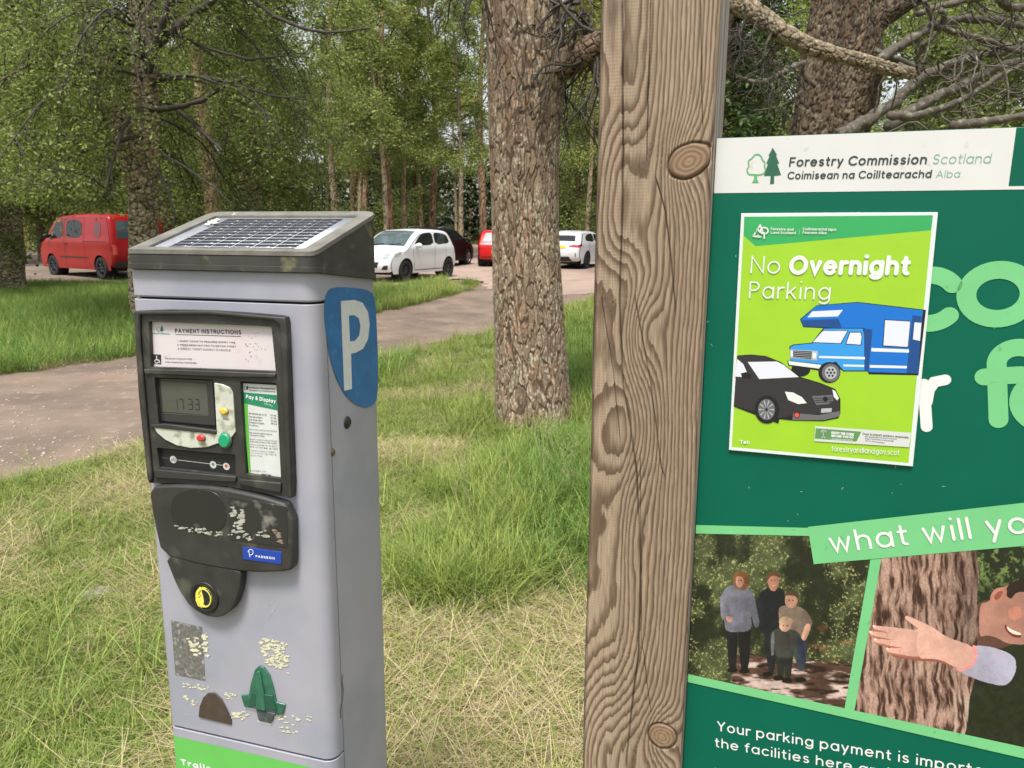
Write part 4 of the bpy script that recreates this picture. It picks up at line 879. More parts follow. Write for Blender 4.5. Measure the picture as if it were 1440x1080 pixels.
def family_art(s, t):
    X = (1-t)*(55+748*s)+t*(40+654*s); Y = (1-t)*(80+10*s)+t*(690+160*s)                       # crop pixel units (3 px = 1 photo px)
    leaf = vn(X*.12, Y*.12, 3)*.5+vn(X*.30, Y*.30, 4)*.5; big_ = fbm(X*.012, Y*.012, 3, 5); gx = X/800
    base = mixc(np.array(lin(38, 42, 28)), np.array(lin(84, 92, 58)), sstep(.35, .75, big_+.25*(leaf-.5)))
    hl = sstep(.60, .82, leaf)*sstep(.42, .6, big_+.18*sstep(.55, .8, gx)+.25*sstep(.16, .04, gx)*sstep(300, 400, Y)); col = mixc(base, np.array(lin(190, 186, 120)), hl*.8)
    red = sstep(.62, .75, vn(X*.02+9, Y*.05, 6))*sstep(420, 520, Y)*sstep(500, 600, X); col = mixc(col, np.array(lin(140, 84, 60)), red*.4)
    pth = Y > 600+.10*(X-300)+14*(vn(X*.03, Y*0, 7)-.5); pc = mixc(np.array(lin(86, 60, 50)), np.array(lin(205, 180, 170)), sstep(.48, .66, fbm(X*.012, Y*.045, 4, 8))); pc = mixc(pc, np.array(lin(46, 32, 28)), sstep(.55, .7, fbm(X*.02, Y*.08, 3, 12)))
    col = np.where((pth & (X > 230))[..., None], pc, col)
    bl = sstep(690, 740, Y-.16*(X-40)+60*(leaf-.5)); col = mixc(col, mixc(np.array(lin(120, 84, 70)), np.array(lin(60, 44, 34)), leaf), bl*(X < 330))
    B = lambda c_, poly, sh=.5, s_=0: blob(col, X, Y, poly, c_, sh, s=s_)
    # tall man behind
    col = B((34, 34, 40), limb(385, 480, 30, 395, 670, 14)); col = B((30, 30, 34), limb(415, 480, 26, 425, 640, 14))
    col = B((30, 33, 38), cpoly(334, 345, 365, 318, 400, 308, 440, 318, 452, 350, 450, 420, 430, 510, 345, 508, 328, 430)); col = B((168, 118, 98), cpoly(375, 275, 385, 255, 412, 252, 426, 270, 424, 300, 408, 330, 388, 325, 377, 300)); col = B((96, 68, 46), cpoly(370, 275, 374, 254, 400, 245, 428, 258, 428, 276, 412, 264, 388, 266, 376, 285))
    # woman in a lilac fleece
    col = B((30, 28, 32), limb(225, 480, 26, 232, 665, 16)); col = B((26, 24, 28), limb(280, 480, 30, 282, 670, 16))
    col = B((110, 108, 120), cpoly(176, 345, 200, 312, 235, 300, 290, 315, 318, 340, 330, 400, 345, 470, 325, 490, 305, 420, 312, 500, 200, 505, 192, 450, 178, 440, 172, 385), .7); col = B((122, 120, 132), limb(188, 350, 18, 205, 450, 14))
    col = B((190, 140, 122), cpoly(200, 435, 222, 436, 230, 455, 214, 464, 200, 452)); col = B((120, 78, 50), cpoly(228, 290, 226, 262, 245, 246, 275, 246, 296, 268, 296, 300, 280, 326, 262, 322, 240, 318)); col = B((176, 128, 106), cpoly(238, 284, 240, 268, 262, 266, 276, 282, 270, 308, 256, 320, 242, 308))
    # boy in a brown T-shirt
    col = B((58, 66, 70), limb(490, 520, 22, 515, 660, 12)); col = B((52, 56, 66), limb(525, 520, 20, 520, 655, 12))
    col = B((122, 104, 92), cpoly(422, 395, 455, 386, 500, 388, 540, 410, 566, 465, 545, 480, 530, 460, 530, 530, 440, 530, 424, 450), .6); col = B((196, 150, 128), limb(545, 470, 13, 525, 530, 11)); col = B((186, 138, 116), cpoly(448, 362, 452, 345, 480, 338, 502, 350, 500, 380, 484, 400, 462, 396, 450, 380)); col = B((84, 64, 50), cpoly(444, 350, 452, 330, 482, 324, 508, 338, 504, 364, 490, 346, 462, 346))
    # small boy in front
    col = B((40, 44, 40), limb(432, 590, 22, 430, 700, 11)); col = B((36, 40, 38), limb(465, 590, 20, 460, 706, 11))
    col = B((60, 62, 58), cpoly(392, 500, 420, 484, 490, 490, 520, 520, 516, 590, 500, 600, 494, 560, 480, 615, 412, 612, 408, 570, 396, 600, 386, 560), .5); col = B((110, 112, 108), limb(400, 505, 7, 398, 600, 6)); col = B((60, 56, 52), cpoly(424, 505, 470, 500, 470, 580, 420, 580)); col = B((40, 44, 66), limb(508, 530, 13, 522, 610, 11))
    col = B((190, 150, 128), cpoly(424, 478, 428, 455, 452, 448, 476, 460, 474, 484, 456, 500, 436, 498)); col = B((176, 150, 118), cpoly(422, 462, 430, 440, 456, 432, 480, 448, 478, 468, 462, 456, 434, 460))
    # shoes and their shadows on the path
    for x, y in ((232, 668), (282, 672), (380, 684), (425, 700), (460, 710), (515, 706)): col = B((24, 20, 20), cpoly(x-24, y-6, x, y-14, x+20, y-6, x+20, y+10, x-22, y+12), 0)
    for x, y in ((262, 284), (252, 286), (392, 284), (408, 283), (465, 366), (482, 366), (442, 474), (458, 474)): col = B((60, 36, 30), cpoly(x-4, y-2, x, y-4, x+4, y-2, x+3, y+2, x-3, y+2), 0)
    for x, y in ((400, 305), (258, 304), (474, 384), (450, 488)): col = B((196, 150, 134), cpoly(x-8, y-2, x, y-1, x+8, y-3, x+5, y+3, x-5, y+3), 0)
    g = np.random.default_rng(4).normal(1, .12, s.shape); col = col*(.55+.8*fbm(X*.035, Y*.035, 4, 90))[..., None]; return col*g[..., None]*.85
def hug_art(s, t):
    X = (1-t)*(833+787*s)+t*(722+898*s); Y = (1-t)*(180-52*s)+t*(845+230*s)
    # furrowed bark
    w1 = X+6*np.sin(Y*.012)+40*(fbm(X*.012, Y*.010, 3, 2)-.5); rid = fbm(w1*.075, Y*.014, 5, 3); fi = fbm(w1*.2, Y*.04, 3, 4)
    col = mixc(np.array(lin(96, 66, 56)), np.array(lin(200, 164, 146)), sstep(.34, .68, rid)*.75+.5*(fi-.42)); dkm = sstep(.42, .30, rid); col = mixc(col, np.array(lin(52, 34, 28)), dkm*.75); col = col*(.75+.5*vn(X*.3, Y*.16, 44))[..., None]
    sh = sstep(1040, 1260, X+.12*(Y-190)); col = col*(1-.45*sh*sstep(820, 500, Y))[..., None]; gl = sstep(1130, 1200, X)*sstep(700, 860, Y); col = mixc(col, np.array(lin(214, 196, 176)), gl*.5*sstep(.4, .6, rid))
    ex = 1262-.16*np.maximum(0, Y-600)+4*np.sin(Y*.03)
    lf = vn(X*.05, Y*.05, 21)*.6+vn(X*.15, Y*.15, 22)*.4; out = mixc(np.array(lin(36, 44, 28)), np.array(lin(120, 140, 80)), sstep(.5, .8, lf)*sstep(420, 200, Y)); out = mixc(out, np.array(lin(38, 42, 28))*(.5+1.0*lf)[..., None], sstep(600, 720, Y)); col = np.where((X > ex)[..., None], out, col)
    bark0 = col.copy()
    B = lambda c_, poly, sh_=.3, s_=0: blob(col, X, Y, poly, c_, sh_, tex=.05, s=s_)
    # face looking round the trunk
    face = cpoly(1268, 380, 1310, 370, 1330, 330, 1370, 306, 1440, 300, 1520, 330, 1560, 420, 1540, 520, 1450, 552, 1380, 545, 1340, 520, 1300, 510, 1268, 520); col = B((96, 66, 56), cpoly(1240, 372, 1400, 350, 1430, 540, 1350, 570, 1240, 570), .2); col = B((172, 124, 108), face, .35)
    col = np.where((X < ex)[..., None] & (X > 1200)[..., None], bark0, col); col = B((44, 32, 28), cpoly(1375, 320, 1400, 290, 1470, 262, 1560, 270, 1560, 380, 1480, 330, 1420, 330, 1400, 360, 1382, 350)); col = B((188, 128, 108), cpoly(1312, 350, 1330, 318, 1368, 308, 1385, 325, 1372, 362, 1336, 382, 1316, 372), .3); col = B((140, 84, 70), cpoly(1328, 350, 1345, 328, 1368, 324, 1358, 352, 1336, 366), 0)
    col = B((120, 52, 48), cpoly(1372, 462, 1392, 480, 1420, 500, 1440, 502, 1440, 520, 1412, 520, 1388, 504, 1374, 484), 0); col = B((236, 220, 206), cpoly(1380, 470, 1400, 486, 1440, 502, 1440, 510, 1408, 506, 1386, 490), 0); col = B((200, 132, 112), cpoly(1385, 400, 1430, 385, 1450, 420, 1420, 450, 1392, 440), .2)
    # sleeve
    col = B((176, 172, 190), cpoly(1165, 655, 1210, 600, 1250, 552, 1320, 560, 1390, 585, 1418, 610, 1420, 660, 1400, 705, 1370, 728, 1290, 712, 1210, 680), -.3); col = B((236, 150, 150), cpoly(1165, 650, 1225, 612, 1240, 552, 1258, 556, 1262, 600, 1240, 650, 1190, 668), 0)
    # hand: forearm, palm, four fingers and thumb
    skin = (222, 172, 154)
    col = B((150, 90, 74), cpoly(1170, 655, 1100, 625, 1010, 622, 900, 605, 880, 590, 1000, 590, 1120, 600), 0)
    col = B(skin, cpoly(1000, 486, 1060, 470, 1130, 520, 1240, 556, 1252, 590, 1235, 640, 1180, 655, 1100, 612, 1010, 612, 970, 570, 960, 520), .25)
    for P in ((1000, 508, 19, 812, 478, 8), (1005, 534, 18, 796, 502, 9), (1005, 560, 18, 818, 534, 9), (1010, 588, 19, 872, 574, 9)):
        col = B((176, 108, 90), limb(P[0], P[1]+8, P[2], P[3], P[4]+8, P[5])); col = B(skin, limb(*P), .2)
    col = B(skin, cpoly(1016, 490, 1060, 474, 1130, 520, 1240, 556, 1252, 590, 1235, 640, 1180, 655, 1100, 612, 1012, 608, 1000, 570, 1000, 520), .2)
    col = B((232, 182, 162), limb(1080, 505, 22, 954, 436, 9), .1)
    for x, y in ((806, 474), (790, 498), (812, 530), (868, 570)): col = B((250, 214, 200), cpoly(x-2, y-5, x+10, y-5, x+12, y+4, x-1, y+4), 0)
    for x, y in ((880, 488), (868, 512), (880, 542), (925, 580)): col = B((206, 140, 120), limb(x, y-7, 2, x+3, y+7, 2), 0)
    g = np.random.default_rng(5).normal(1, .07, s.shape); col = col*(.75+.45*fbm(X*.02, Y*.02, 4, 91))[..., None]; return col*g[..., None]*.82
c8 = lambda x, y: g_(960+x/3, 720+y/3)
board_print('family_photograph', [(bx0+.0006, c8(60, 80)[1]), c8(803, 90), c8(694, 850), (bx0+.0006, c8(40, 690)[1])], family_art, 330, 360)
board_print('tree_hugging_photograph', [c8(833, 180), c8(1620, 128), c8(1620, 1075), c8(722, 845)], hug_art, 420, 440)
wy = BY-.0008
bd = flat(br, 'pale_band', [c8(528, 62), c8(1620, -60), c8(1620, 126), c8(553, 219)], wy, pale)
flat(br, 'pale_rule', [(bx0+.0008, c8(72, 56)[1]), c8(530, 66), c8(534, 100), (bx0+.0008, c8(72, 92)[1])], wy-.0001, pale)
flat(br, 'pale_rule', [c8(792, 200), c8(838, 196), c8(722, 850), c8(680, 842)], wy-.00015, pale)
flat(br, 'pale_rule', [(bx0+.0008, c8(42, 686)[1]), c8(690, 828), c8(1620, 1030), c8(1620, 1080), c8(700, 868), (bx0+.0008, c8(42, 720)[1])], wy-.0002, pale)
text(bd, 'lettering', 'what will you', c8(628, 172), c8(1556, 78), .0285, .062, wy-.0006, wprint, gap=.19, space=.40)
text(br, 'lettering', 'Your parking payment is important', c8(146, 922), c8(1350, 1128), .0155, .065, BY-.0006, wprint, gap=.19)
text(br, 'lettering', 'the facilities here and in other', c8(136, 990), c8(1180, 1175), .0150, .065, BY-.0006, wprint, gap=.19)
text(br, 'lettering', 'Help', c8(136, 1135), c8(300, 1165), .022, .08, BY-.0006, pale, gap=.2)
# little nicks and rub marks on the board
b = MB()
for _ in range(60):
    x, z = random.uniform(bx0, bx0+.35), random.uniform(.95, 1.62); a = random.random()*3; l = random.uniform(.0005, .004)
    stroke_mesh(b, [(x, z), (x+l*math.cos(a), z+l*math.sin(a))], .0003, BY-.0003, 2)
b.build('nicks', mat('nick_pale', (.25, .4, .32), .6), br)
# second post of the board, beyond the right edge of the photograph
p2 = SP.empty('timber_post'); tag(p2, 'timber post at the far right end of the green board', 'post')
b = MB(); b.box(bx1+.0015, bx1+pw_, 0, pd, 0, 2.2); b.build('post_body', mat('plain_wood'), p2)

# ================================================================== POSTER
c7 = lambda x, y: g_(1010+x/2.841, 290+y/2.841, BY-.0035)
PY = BY-.0035
pst = SP.empty('poster'); tag(pst, 'laminated lime green poster about overnight parking on the green board', 'poster')
Q7 = lambda *p: [c7(p[i], p[i+1]) for i in range(0, len(p), 2)]
lime = mat('lime_print', (.29, .52, .025), .3, var=.03, scale=12, coat=.25); lamw = mat('laminate_white', (.62, .66, .66), .25, coat=.3); pgreen = mat('mid_green_poster', (.03, .33, .095), .3, var=.05, coat=.25)
prism(pst, 'laminate', Q7(92, 28, 878, 24, 778, 1040, 42, 974), PY, BY-.001, lamw, (), .0004)
n_ = [0]
def pf(name, *p, m=None, par=None):
    n_[0] += 1; return flat(par or pst, name, Q7(*p), PY-.000012*n_[0], m)
lyr = pf('lime_background', 104, 42, 858, 36, 760, 1026, 54, 962, m=lime)
pf('green_header', 104, 42, 858, 36, 850, 96, 150, 160, 102, 118, m=pgreen)
rb = mat('print_blue', (.004, .14, .52), .3, coat=.2); rb2 = mat('print_blue_light', (.03, .27, .65), .3, coat=.2); rb3 = mat('print_navy', (.01, .06, .22), .3); lg = mat('print_glass', (.62, .64, .72), .3)
bk = mat('print_black', (.028, .025, .030), .35); bk2 = mat('print_line', (.008, .008, .012), .4); gy = mat('print_grey', (.12, .12, .13), .35); gy2 = mat('print_light_grey', (.38, .40, .42), .35); pwht = mat('print_white', (.64, .66, .64), .3)
mh = empty('motorhome_drawing'); mh.parent = pst
pf('outline', 326, 452, 392, 396, 556, 382, 830, 414, 800, 676, 600, 672, 590, 490, 480, 490, 340, 484, m=bk2, par=mh)
pf('body', 392, 398, 556, 385, 818, 416, 800, 560, 790, 668, 602, 662, 588, 488, 500, 486, 342, 480, 330, 454, m=rb, par=mh)
pf('overcab', 392, 398, 552, 387, 480, 448, 330, 454, m=rb, par=mh); pf('overcab_front', 330, 456, 480, 450, 494, 484, 344, 480, m=rb3, par=mh)
pf('window', 376, 420, 498, 414, 478, 440, 356, 444, m=lg, par=mh)
pf('outline', 776, 436, 812, 440, 800, 670, 752, 666, m=rb3, par=mh); pf('window', 784, 464, 812, 466, 806, 538, 778, 532, m=lg, par=mh)
pf('outline', 664, 452, 770, 458, 760, 566, 656, 560, m=bk2, par=mh); pf('window', 667, 455, 767, 461, 757, 562, 660, 556, m=lg, par=mh)
pf('stripe', 612, 566, 762, 572, 762, 585, 612, 580, m=pwht, par=mh); pf('stripe', 606, 634, 754, 638, 753, 648, 605, 645, m=pwht, par=mh)
pf('outline', 284, 560, 300, 552, 374, 545, 420, 486, 580, 486, 600, 500, 594, 660, 500, 660, 470, 640, 420, 656, 290, 630, m=bk2, par=mh)
pf('cab', 288, 562, 304, 555, 378, 548, 424, 489, 578, 489, 590, 560, 584, 656, 500, 656, 470, 620, 410, 640, 290, 616, m=rb2, par=mh); pf('outline', 582, 490, 616, 492, 600, 664, 584, 656, m=rb3, par=mh)
pf('windscreen', 416, 496, 520, 496, 492, 550, 374, 546, m=bk2, par=mh); pf('windscreen', 418, 498, 516, 498, 489, 547, 378, 543, m=lg, par=mh)
pf('outline', 524, 502, 570, 502, 576, 520, 572, 556, 508, 552, m=bk2, par=mh); pf('window', 527, 505, 568, 505, 573, 520, 569, 553, 512, 549, m=lg, par=mh)
pf('stripe', 402, 598, 586, 602, 586, 612, 402, 606, m=pwht, par=mh); pf('stripe', 500, 632, 584, 634, 583, 642, 500, 640, m=pwht, par=mh)
pf('outline', 286, 572, 398, 578, 394, 616, 288, 606, m=gy2, par=mh); pf('grille', 300, 576, 374, 580, 372, 612, 300, 604, m=bk2, par=mh)
for i in range(4): pf('grille_bar', 302, 580+7*i, 372, 584+7*i, 372, 586+7*i, 302, 582+7*i, m=gy2, par=mh)
pf('headlamp', 289, 577, 298, 578, 298, 600, 290, 599, m=pwht, par=mh); pf('headlamp', 377, 584, 392, 586, 390, 608, 377, 606, m=pwht, par=mh)
pf('outline', 276, 616, 412, 630, 416, 654, 400, 656, 280, 636, m=bk2, par=mh); pf('bumper', 279, 618, 410, 633, 413, 650, 284, 633, m=pwht, par=mh)
def disc(cx, cy, rx, ry, m, name='wheel', par=None, k=24): return pf(name, *[v for a in range(k) for v in (cx+rx*math.cos(2*math.pi*a/k), cy+ry*math.sin(2*math.pi*a/k))], m=m, par=par)
disc(330, 652, 38, 28, bk2, par=mh); pf('bumper', 279, 618, 410, 633, 413, 650, 284, 633, m=pwht, par=mh)
disc(444, 664, 44, 42, bk2, par=mh); disc(450, 665, 36, 36, gy, 'tyre', mh); disc(450, 665, 24, 25, gy2, 'rim', mh)
for i in range(6): a = i*math.pi/3; disc(450+14*math.cos(a), 665+14*math.sin(a), 4.5, 5, bk2, 'rim_hole', mh, 8)
disc(450, 665, 5, 5, bk2, 'hub', mh, 10)
cr_ = empty('car_drawing'); cr_.parent = pst
pf('outline', 76, 596, 130, 592, 190, 598, 250, 622, 330, 682, 410, 706, 468, 730, 488, 770, 488, 826, 480, 846, 420, 858, 300, 856, 245, 850, 240, 868, 62, 800, m=bk2, par=cr_)
pf('car_body', 76, 598, 130, 595, 190, 601, 248, 625, 328, 685, 408, 709, 464, 732, 484, 770, 484, 824, 300, 834, 246, 846, 150, 820, 63, 798, m=bk, par=cr_)
pf('lower_bumper', 300, 826, 400, 834, 487, 818, 484, 840, 420, 854, 296, 854, m=gy, par=cr_); pf('windscreen', 118, 622, 234, 620, 262, 634, 322, 682, 164, 690, m=pwht, par=cr_); pf('windscreen', 122, 625, 232, 623, 258, 636, 314, 679, 168, 686, m=lg, par=cr_)
pf('window', 76, 610, 100, 630, 124, 684, 66, 680, m=lg, par=cr_); pf('mirror', 90, 668, 112, 662, 132, 674, 132, 690, 96, 686, m=bk2, par=cr_)
pf('headlamp', 266, 740, 300, 744, 334, 762, 354, 786, 320, 790, 280, 774, m=pwht, par=cr_); pf('headlamp', 456, 732, 468, 738, 482, 766, 476, 776, 462, 762, m=pwht, par=cr_)
pf('grille', 374, 758, 456, 754, 460, 776, 440, 790, 392, 794, m=gy, par=cr_)
for i in range(3): pf('grille_bar', 382+4*i, 766+8*i, 456, 763+8*i, 456, 766+8*i, 382+4*i, 769+8*i, m=bk2, par=cr_)
disc(428, 770, 10, 10, bk2, 'badge', cr_, 14); pf('licence_plate', 412, 808, 454, 806, 452, 822, 410, 825, m=gy2, par=cr_); disc(314, 834, 12, 12, bk2, 'fog_lamp', cr_, 14); disc(314, 834, 9, 9, mat('print_red', (.75, .08, .05), .3), 'fog_lamp', cr_, 14)
disc(195, 812, 49, 56, bk2, par=cr_, k=32); disc(193, 812, 34, 42, gy, 'rim', cr_, 28)
for i in range(10):
    a = i*math.pi/5; c_, s_ = math.cos(a), math.sin(a); pf('spoke', 193+30*c_-3*s_, 812+37*s_+3*c_, 193+30*c_+3*s_, 812+37*s_-3*c_, 193+5*c_, 812+6*s_, m=gy2, par=cr_)
disc(193, 812, 5, 6, bk2, 'hub', cr_, 10)
TY = PY-.000012*(n_[0]+2)
T7 = lambda s, x0, y0, x1, y1, cap, wt, m_, **k: text(pst, 'lettering', s, c7(x0, y0), c7(x1, y1), abs(c7(x0, y0)[1]-c7(x0, y0-cap)[1]), wt, TY-.0001, m_, **k)
T7('No', 128, 268, 246, 270, 70, .045, pwht, slant=.02); T7('Overnight', 282, 274, 762, 277, 78, .105, pwht, slant=.03, gap=.14); T7('Parking', 122, 368, 446, 374, 68, .045, pwht, slant=.02, gap=.2)
T7('Forestry and', 210, 96, 300, 98, 11, .09, pwht, capseg=2); T7('Land Scotland', 210, 110, 309, 112, 11, .09, pwht, capseg=2); T7('Coilltearachd agus', 337, 96, 471, 98, 11, .09, pwht, capseg=2); T7('Fearann Alba', 337, 110, 432, 112, 11, .09, pwht, capseg=2)
T7('|', 321, 110, 326, 110, 16, .03, pwht)
T7('Tel:', 86, 948, 126, 950, 15, .12, pwht, capseg=3); T7('forestryandland.gov.scot', 452, 978, 722, 994, 22, .05, pwht, capseg=3)
b = MB()
for P in ((140, 120, 168, 76, 178, 100), (140, 120, 170, 122), (150, 104, 160, 92, 166, 104), (160, 124, 160, 116), (184, 128, 184, 108, 176, 100)): stroke_mesh(b, Q7(*P), .0009, TY-.0003, 4)
stroke_mesh(b, [c7(184+15*math.cos(R(a)), 98-13*math.sin(R(a))) for a in range(-60, 241, 20)], .0009, TY-.00034, 4); b.build('tree_and_hill_logo', pwht, pst)
lb = pf('code_label', 388, 878, 770, 904, 762, 962, 384, 938, m=mat('label_pale', (.56, .57, .55), .4)); gl = mat('label_sage', (.10, .24, .08), .4)
pf('label_green', 390, 886, 572, 900, 552, 940, 386, 928, m=gl); lw = mat('print_white')
TY = PY-.000012*(n_[0]+1)
T7('KNOW THE CODE', 452, 909, 542, 917, 11, .13, lw, capseg=2); T7('BEFORE YOU GO', 452, 921, 540, 928, 10, .13, lw, capseg=2); T7('outdooraccess', 452, 932, 536, 937, 7, .09, lw, capseg=1); T7("Enjoy Scotland's outdoors responsibly", 577, 913, 760, 928, 10, .07, dk, capseg=1)
for i, (a_, b__) in enumerate((('take responsibility for your own actions', 712), ('respect the interests of other people', 700), ('care for the environment', 664))): T7(a_, 586, 922+8*i, b__, 932+8*i, 6, .06, dk, capseg=1)
b = MB()
for P in ((420, 918, 420, 900, 412, 896), (420, 902, 430, 895), (420, 918, 412, 926), (420, 918, 428, 926), (410, 902, 420, 893, 431, 901)): stroke_mesh(b, Q7(*P), .0006, TY-.0003, 2)
b.build('deer_symbol', gy2, pst)
# ================================================================== TREES
def bark_cyl(path, rad, nu, nv, cell=(.05, .13), depth=.016, cols=((52, 40, 32), (128, 108, 92), (176, 166, 150)), lich_=.5, seed=0, flare=0):
    """a trunk or limb as one displaced surface with bark plates; path (n,3), rad (n)"""
    path = np.asarray(path, float); rad = np.asarray(rad, float); L = np.r_[0, np.cumsum(np.linalg.norm(np.diff(path, axis=0), axis=1))]
    v = np.linspace(0, L[-1], nv); C_ = np.stack([np.interp(v, L, path[:, i]) for i in range(3)], -1); Rr = np.interp(v, L, rad)
    kk = max(1, nv//60); ker = np.ones(2*kk+1)/(2*kk+1)
    for i in range(3):
        pad = np.r_[np.full(kk, C_[0, i])+(np.arange(-kk, 0))*(C_[1, i]-C_[0, i]), C_[:, i], np.full(kk, C_[-1, i])+(np.arange(1, kk+1))*(C_[-1, i]-C_[-2, i])]; C_[:, i] = np.convolve(pad, ker, 'valid')
    T = np.gradient(C_, axis=0); T /= np.linalg.norm(T, axis=1)[:, None]; up = np.array([0, 1., 0]) if abs(T[:, 1]).max() < .8 else np.array([0, 0, 1.])
    A = np.cross(up, T); A /= np.linalg.norm(A, axis=1)[:, None]; B = np.cross(T, A)
    th = np.linspace(0, 2*np.pi, nu, endpoint=False); TH_, VV = np.meshgrid(th, v); RR = Rr[:, None]+0*TH_
    # arc coordinate, wrapped seam on the far side
    r0_ = rad.mean(); n_c = max(3, round(2*np.pi*r0_/cell[0])); U = TH_/(2*np.pi)*n_c; Vc = VV/cell[1]
    wu = U+1.0*(fbm(U*.8, Vc*1.1, 3, seed)-.5)*2; wv = Vc+.5*(fbm(U*.7+7, Vc*.7, 2, seed+1)-.5)*2
    f1, f2, cid = voro(wu, wv, seed); e = f2-f1; plate = sstep(.02, .20, e)
    g1, g2, gid = voro(wu*2.3, wv*3.1, seed+4); sm = sstep(0, .25, g2-g1); nz = fbm(U*3, Vc*6, 3, seed+2); fi = fbm(U*9, Vc*22, 2, seed+3)
    h = depth*(plate*(.55+.45*cid)+.30*sm*plate+.35*(nz-.5)+.12*(fi-.5)); 
    lump = .06*r0_*(fbm(TH_*1.3, VV*.9, 3, seed+8)-.5)*2
    if flare: RR = RR+flare*np.exp(-VV/.22)*(1+.35*np.cos(5*TH_+seed))
    D = RR+h-depth*.6+lump
    dirv = np.cos(TH_)[..., None]*A[:, None]+np.sin(TH_)[..., None]*B[:, None]; V = C_[:, None]+D[..., None]*dirv
    c0, c1, c2_ = (np.array(lin(*c)) for c in cols)
    col = mixc(c0+0*h[..., None], c1+0*h[..., None], plate*(.55+.6*(cid-.5))+.2*sm*plate); col = col*(.62+.50*nz+.28*fi)[..., None]
    lf = sstep(.60-.10*lich_, .74, fbm(U*3.5+5, Vc*8, 3, seed+6))*plate*sstep(.35, .6, fbm(U*.5, Vc*.5, 2, seed+11)+.15*lich_); col = mixc(col, c2_+0*h[..., None], lf*.75*lich_)
    warm = sstep(.6, .75, fbm(U*.9, Vc*1.2, 2, seed+15))*plate; col = mixc(col, col*np.array([1.3, .95, .8]), warm*.35)
    i = np.arange(nv-1)[:, None]*nu; j = np.arange(nu)[None, :]; j2 = (j+1) % nu
    return V.reshape(-1, 3), np.stack([i+j, i+j2, i+nu+j2, i+nu+j], -1).reshape(-1, 4), col.reshape(-1, 3)
barkm = mat('tree_bark', attr='Col', rough=.9, spec=.2, bump=.3, bscale=120, bdist=.004)
leafb = mat('birch_leaves', (.18, .225, .055), .5, island=.45, trans=.42, spec=.3)
leafc = mat('beech_leaves', (.23, .285, .07), .5, island=.45, trans=.42, spec=.3)
leafy = mat('sun_toned_leaves', (.32, .34, .08), .5, island=.4, trans=.45, spec=.3)  # brighter yellow base stands in for sunlight on the crowns
leafd = mat('dark_needles', (.07, .11, .035), .6, island=.5, trans=.25, spec=.2)
twigm = mat('twig_bark', (.055, .045, .035), .9, var=.3, scale=20)
greytwig = mat('lichen_twig_bark', (.085, .070, .052), .9, grime=(.20, .21, .15), gscale=22, g0=.54, g1=.70, var=.3, scale=9, bump=.5, bscale=60, bdist=.01)

def leaves(centres, size, spread, flatness=.5, seed=0, per=1, aspect=1.7):
    """rhombic leaves scattered round the given centres"""
    r = np.random.default_rng(seed); c = np.repeat(centres, per, axis=0); n = len(c); c = c+r.normal(0, 1, (n, 3))*np.array([spread, spread, spread*.7])
    nrm = r.normal(0, 1, (n, 3)); nrm[:, 2] = np.abs(nrm[:, 2])+flatness; nrm /= np.linalg.norm(nrm, axis=1)[:, None]
    a = np.cross(nrm, r.normal(0, 1, (n, 3))); a /= np.linalg.norm(a, axis=1)[:, None]+1e-9; b_ = np.cross(nrm, a); s = size*r.uniform(.6, 1.3, (n, 1))
    V = np.stack([c-a*s*aspect*.5, c+b_*s*.42, c+a*s*aspect*.5, c-b_*s*.42], 1).reshape(-1, 3); q = np.arange(n)[:, None]*4+np.arange(4)[None, :]
    return V, q
GZMIN = 2.0                                                              # drooping sprays stop at the browse line
def grow(start, d, L, r0, droop=.0, wig=.18, n=10, seed=None):
    """wandering branch path"""
    P = [np.array(start, float)]; d = np.array(d, float); d /= np.linalg.norm(d); st = L/n
    for i in range(n):
        d = d+rng.normal(0, wig, 3)*.5+np.array([0, 0, -droop/n]); d /= np.linalg.norm(d)
        if P[-1][2]+d[2]*st < GZMIN: d[2] = abs(d[2])*.15; d /= np.linalg.norm(d)
        P.append(P[-1]+d*st)
    return np.array(P)
def crown_from(trunk, h0, h1, nb, Lb, leafsize, nleaf, droop=.8, twn=9, up=.5, spread=.09, bmat=None, seed=1, r0=.035, azr=(0, 2*math.pi), leafm=None, parent=None, taper=.5):
    """limbs off a trunk path, side twigs off the limbs and leaves along both"""
    mb = MB(); cen = []; tz = trunk[:, 2]
    for k in range(nb):
        f = (k+rng.random())/nb; z = h0+(h1-h0)*f; p = np.array([np.interp(z, tz, trunk[:, i]) for i in range(3)])
        az = rng.uniform(*azr); L = Lb*rng.uniform(.65, 1.15)*(1-taper*f**1.5); P = grow(p, (math.cos(az), math.sin(az), up+.25*rng.normal()), L, r0, droop, .22, 10)
        mb.tube(P, np.linspace(r0*(1.1-.5*f), .006, len(P)), 5, False)
        for t in range(twn):
            q = rng.uniform(.2, 1)*10; i = int(min(9, q)); s_ = P[i]+(P[i+1]-P[i])*(q-i); dd = P[i+1]-P[i]; dd = dd/np.linalg.norm(dd)+rng.normal(0, .75, 3); T_ = grow(s_, dd, L*rng.uniform(.2, .42), .01, droop*1.6, .3, 6)
            mb.tube(T_, np.linspace(.009, .003, 7), 3, False); tt = rng.uniform(0, 6, nleaf); ii = np.minimum(5, tt.astype(int)); cen.append(T_[ii]+(T_[ii+1]-T_[ii])*(tt-ii)[:, None])
    br_ = mb.mesh('branches'); cen = np.concatenate(cen); V, q = leaves(cen, leafsize, spread, .4, seed)
    return br_, mesh_np('leaves', V, q)

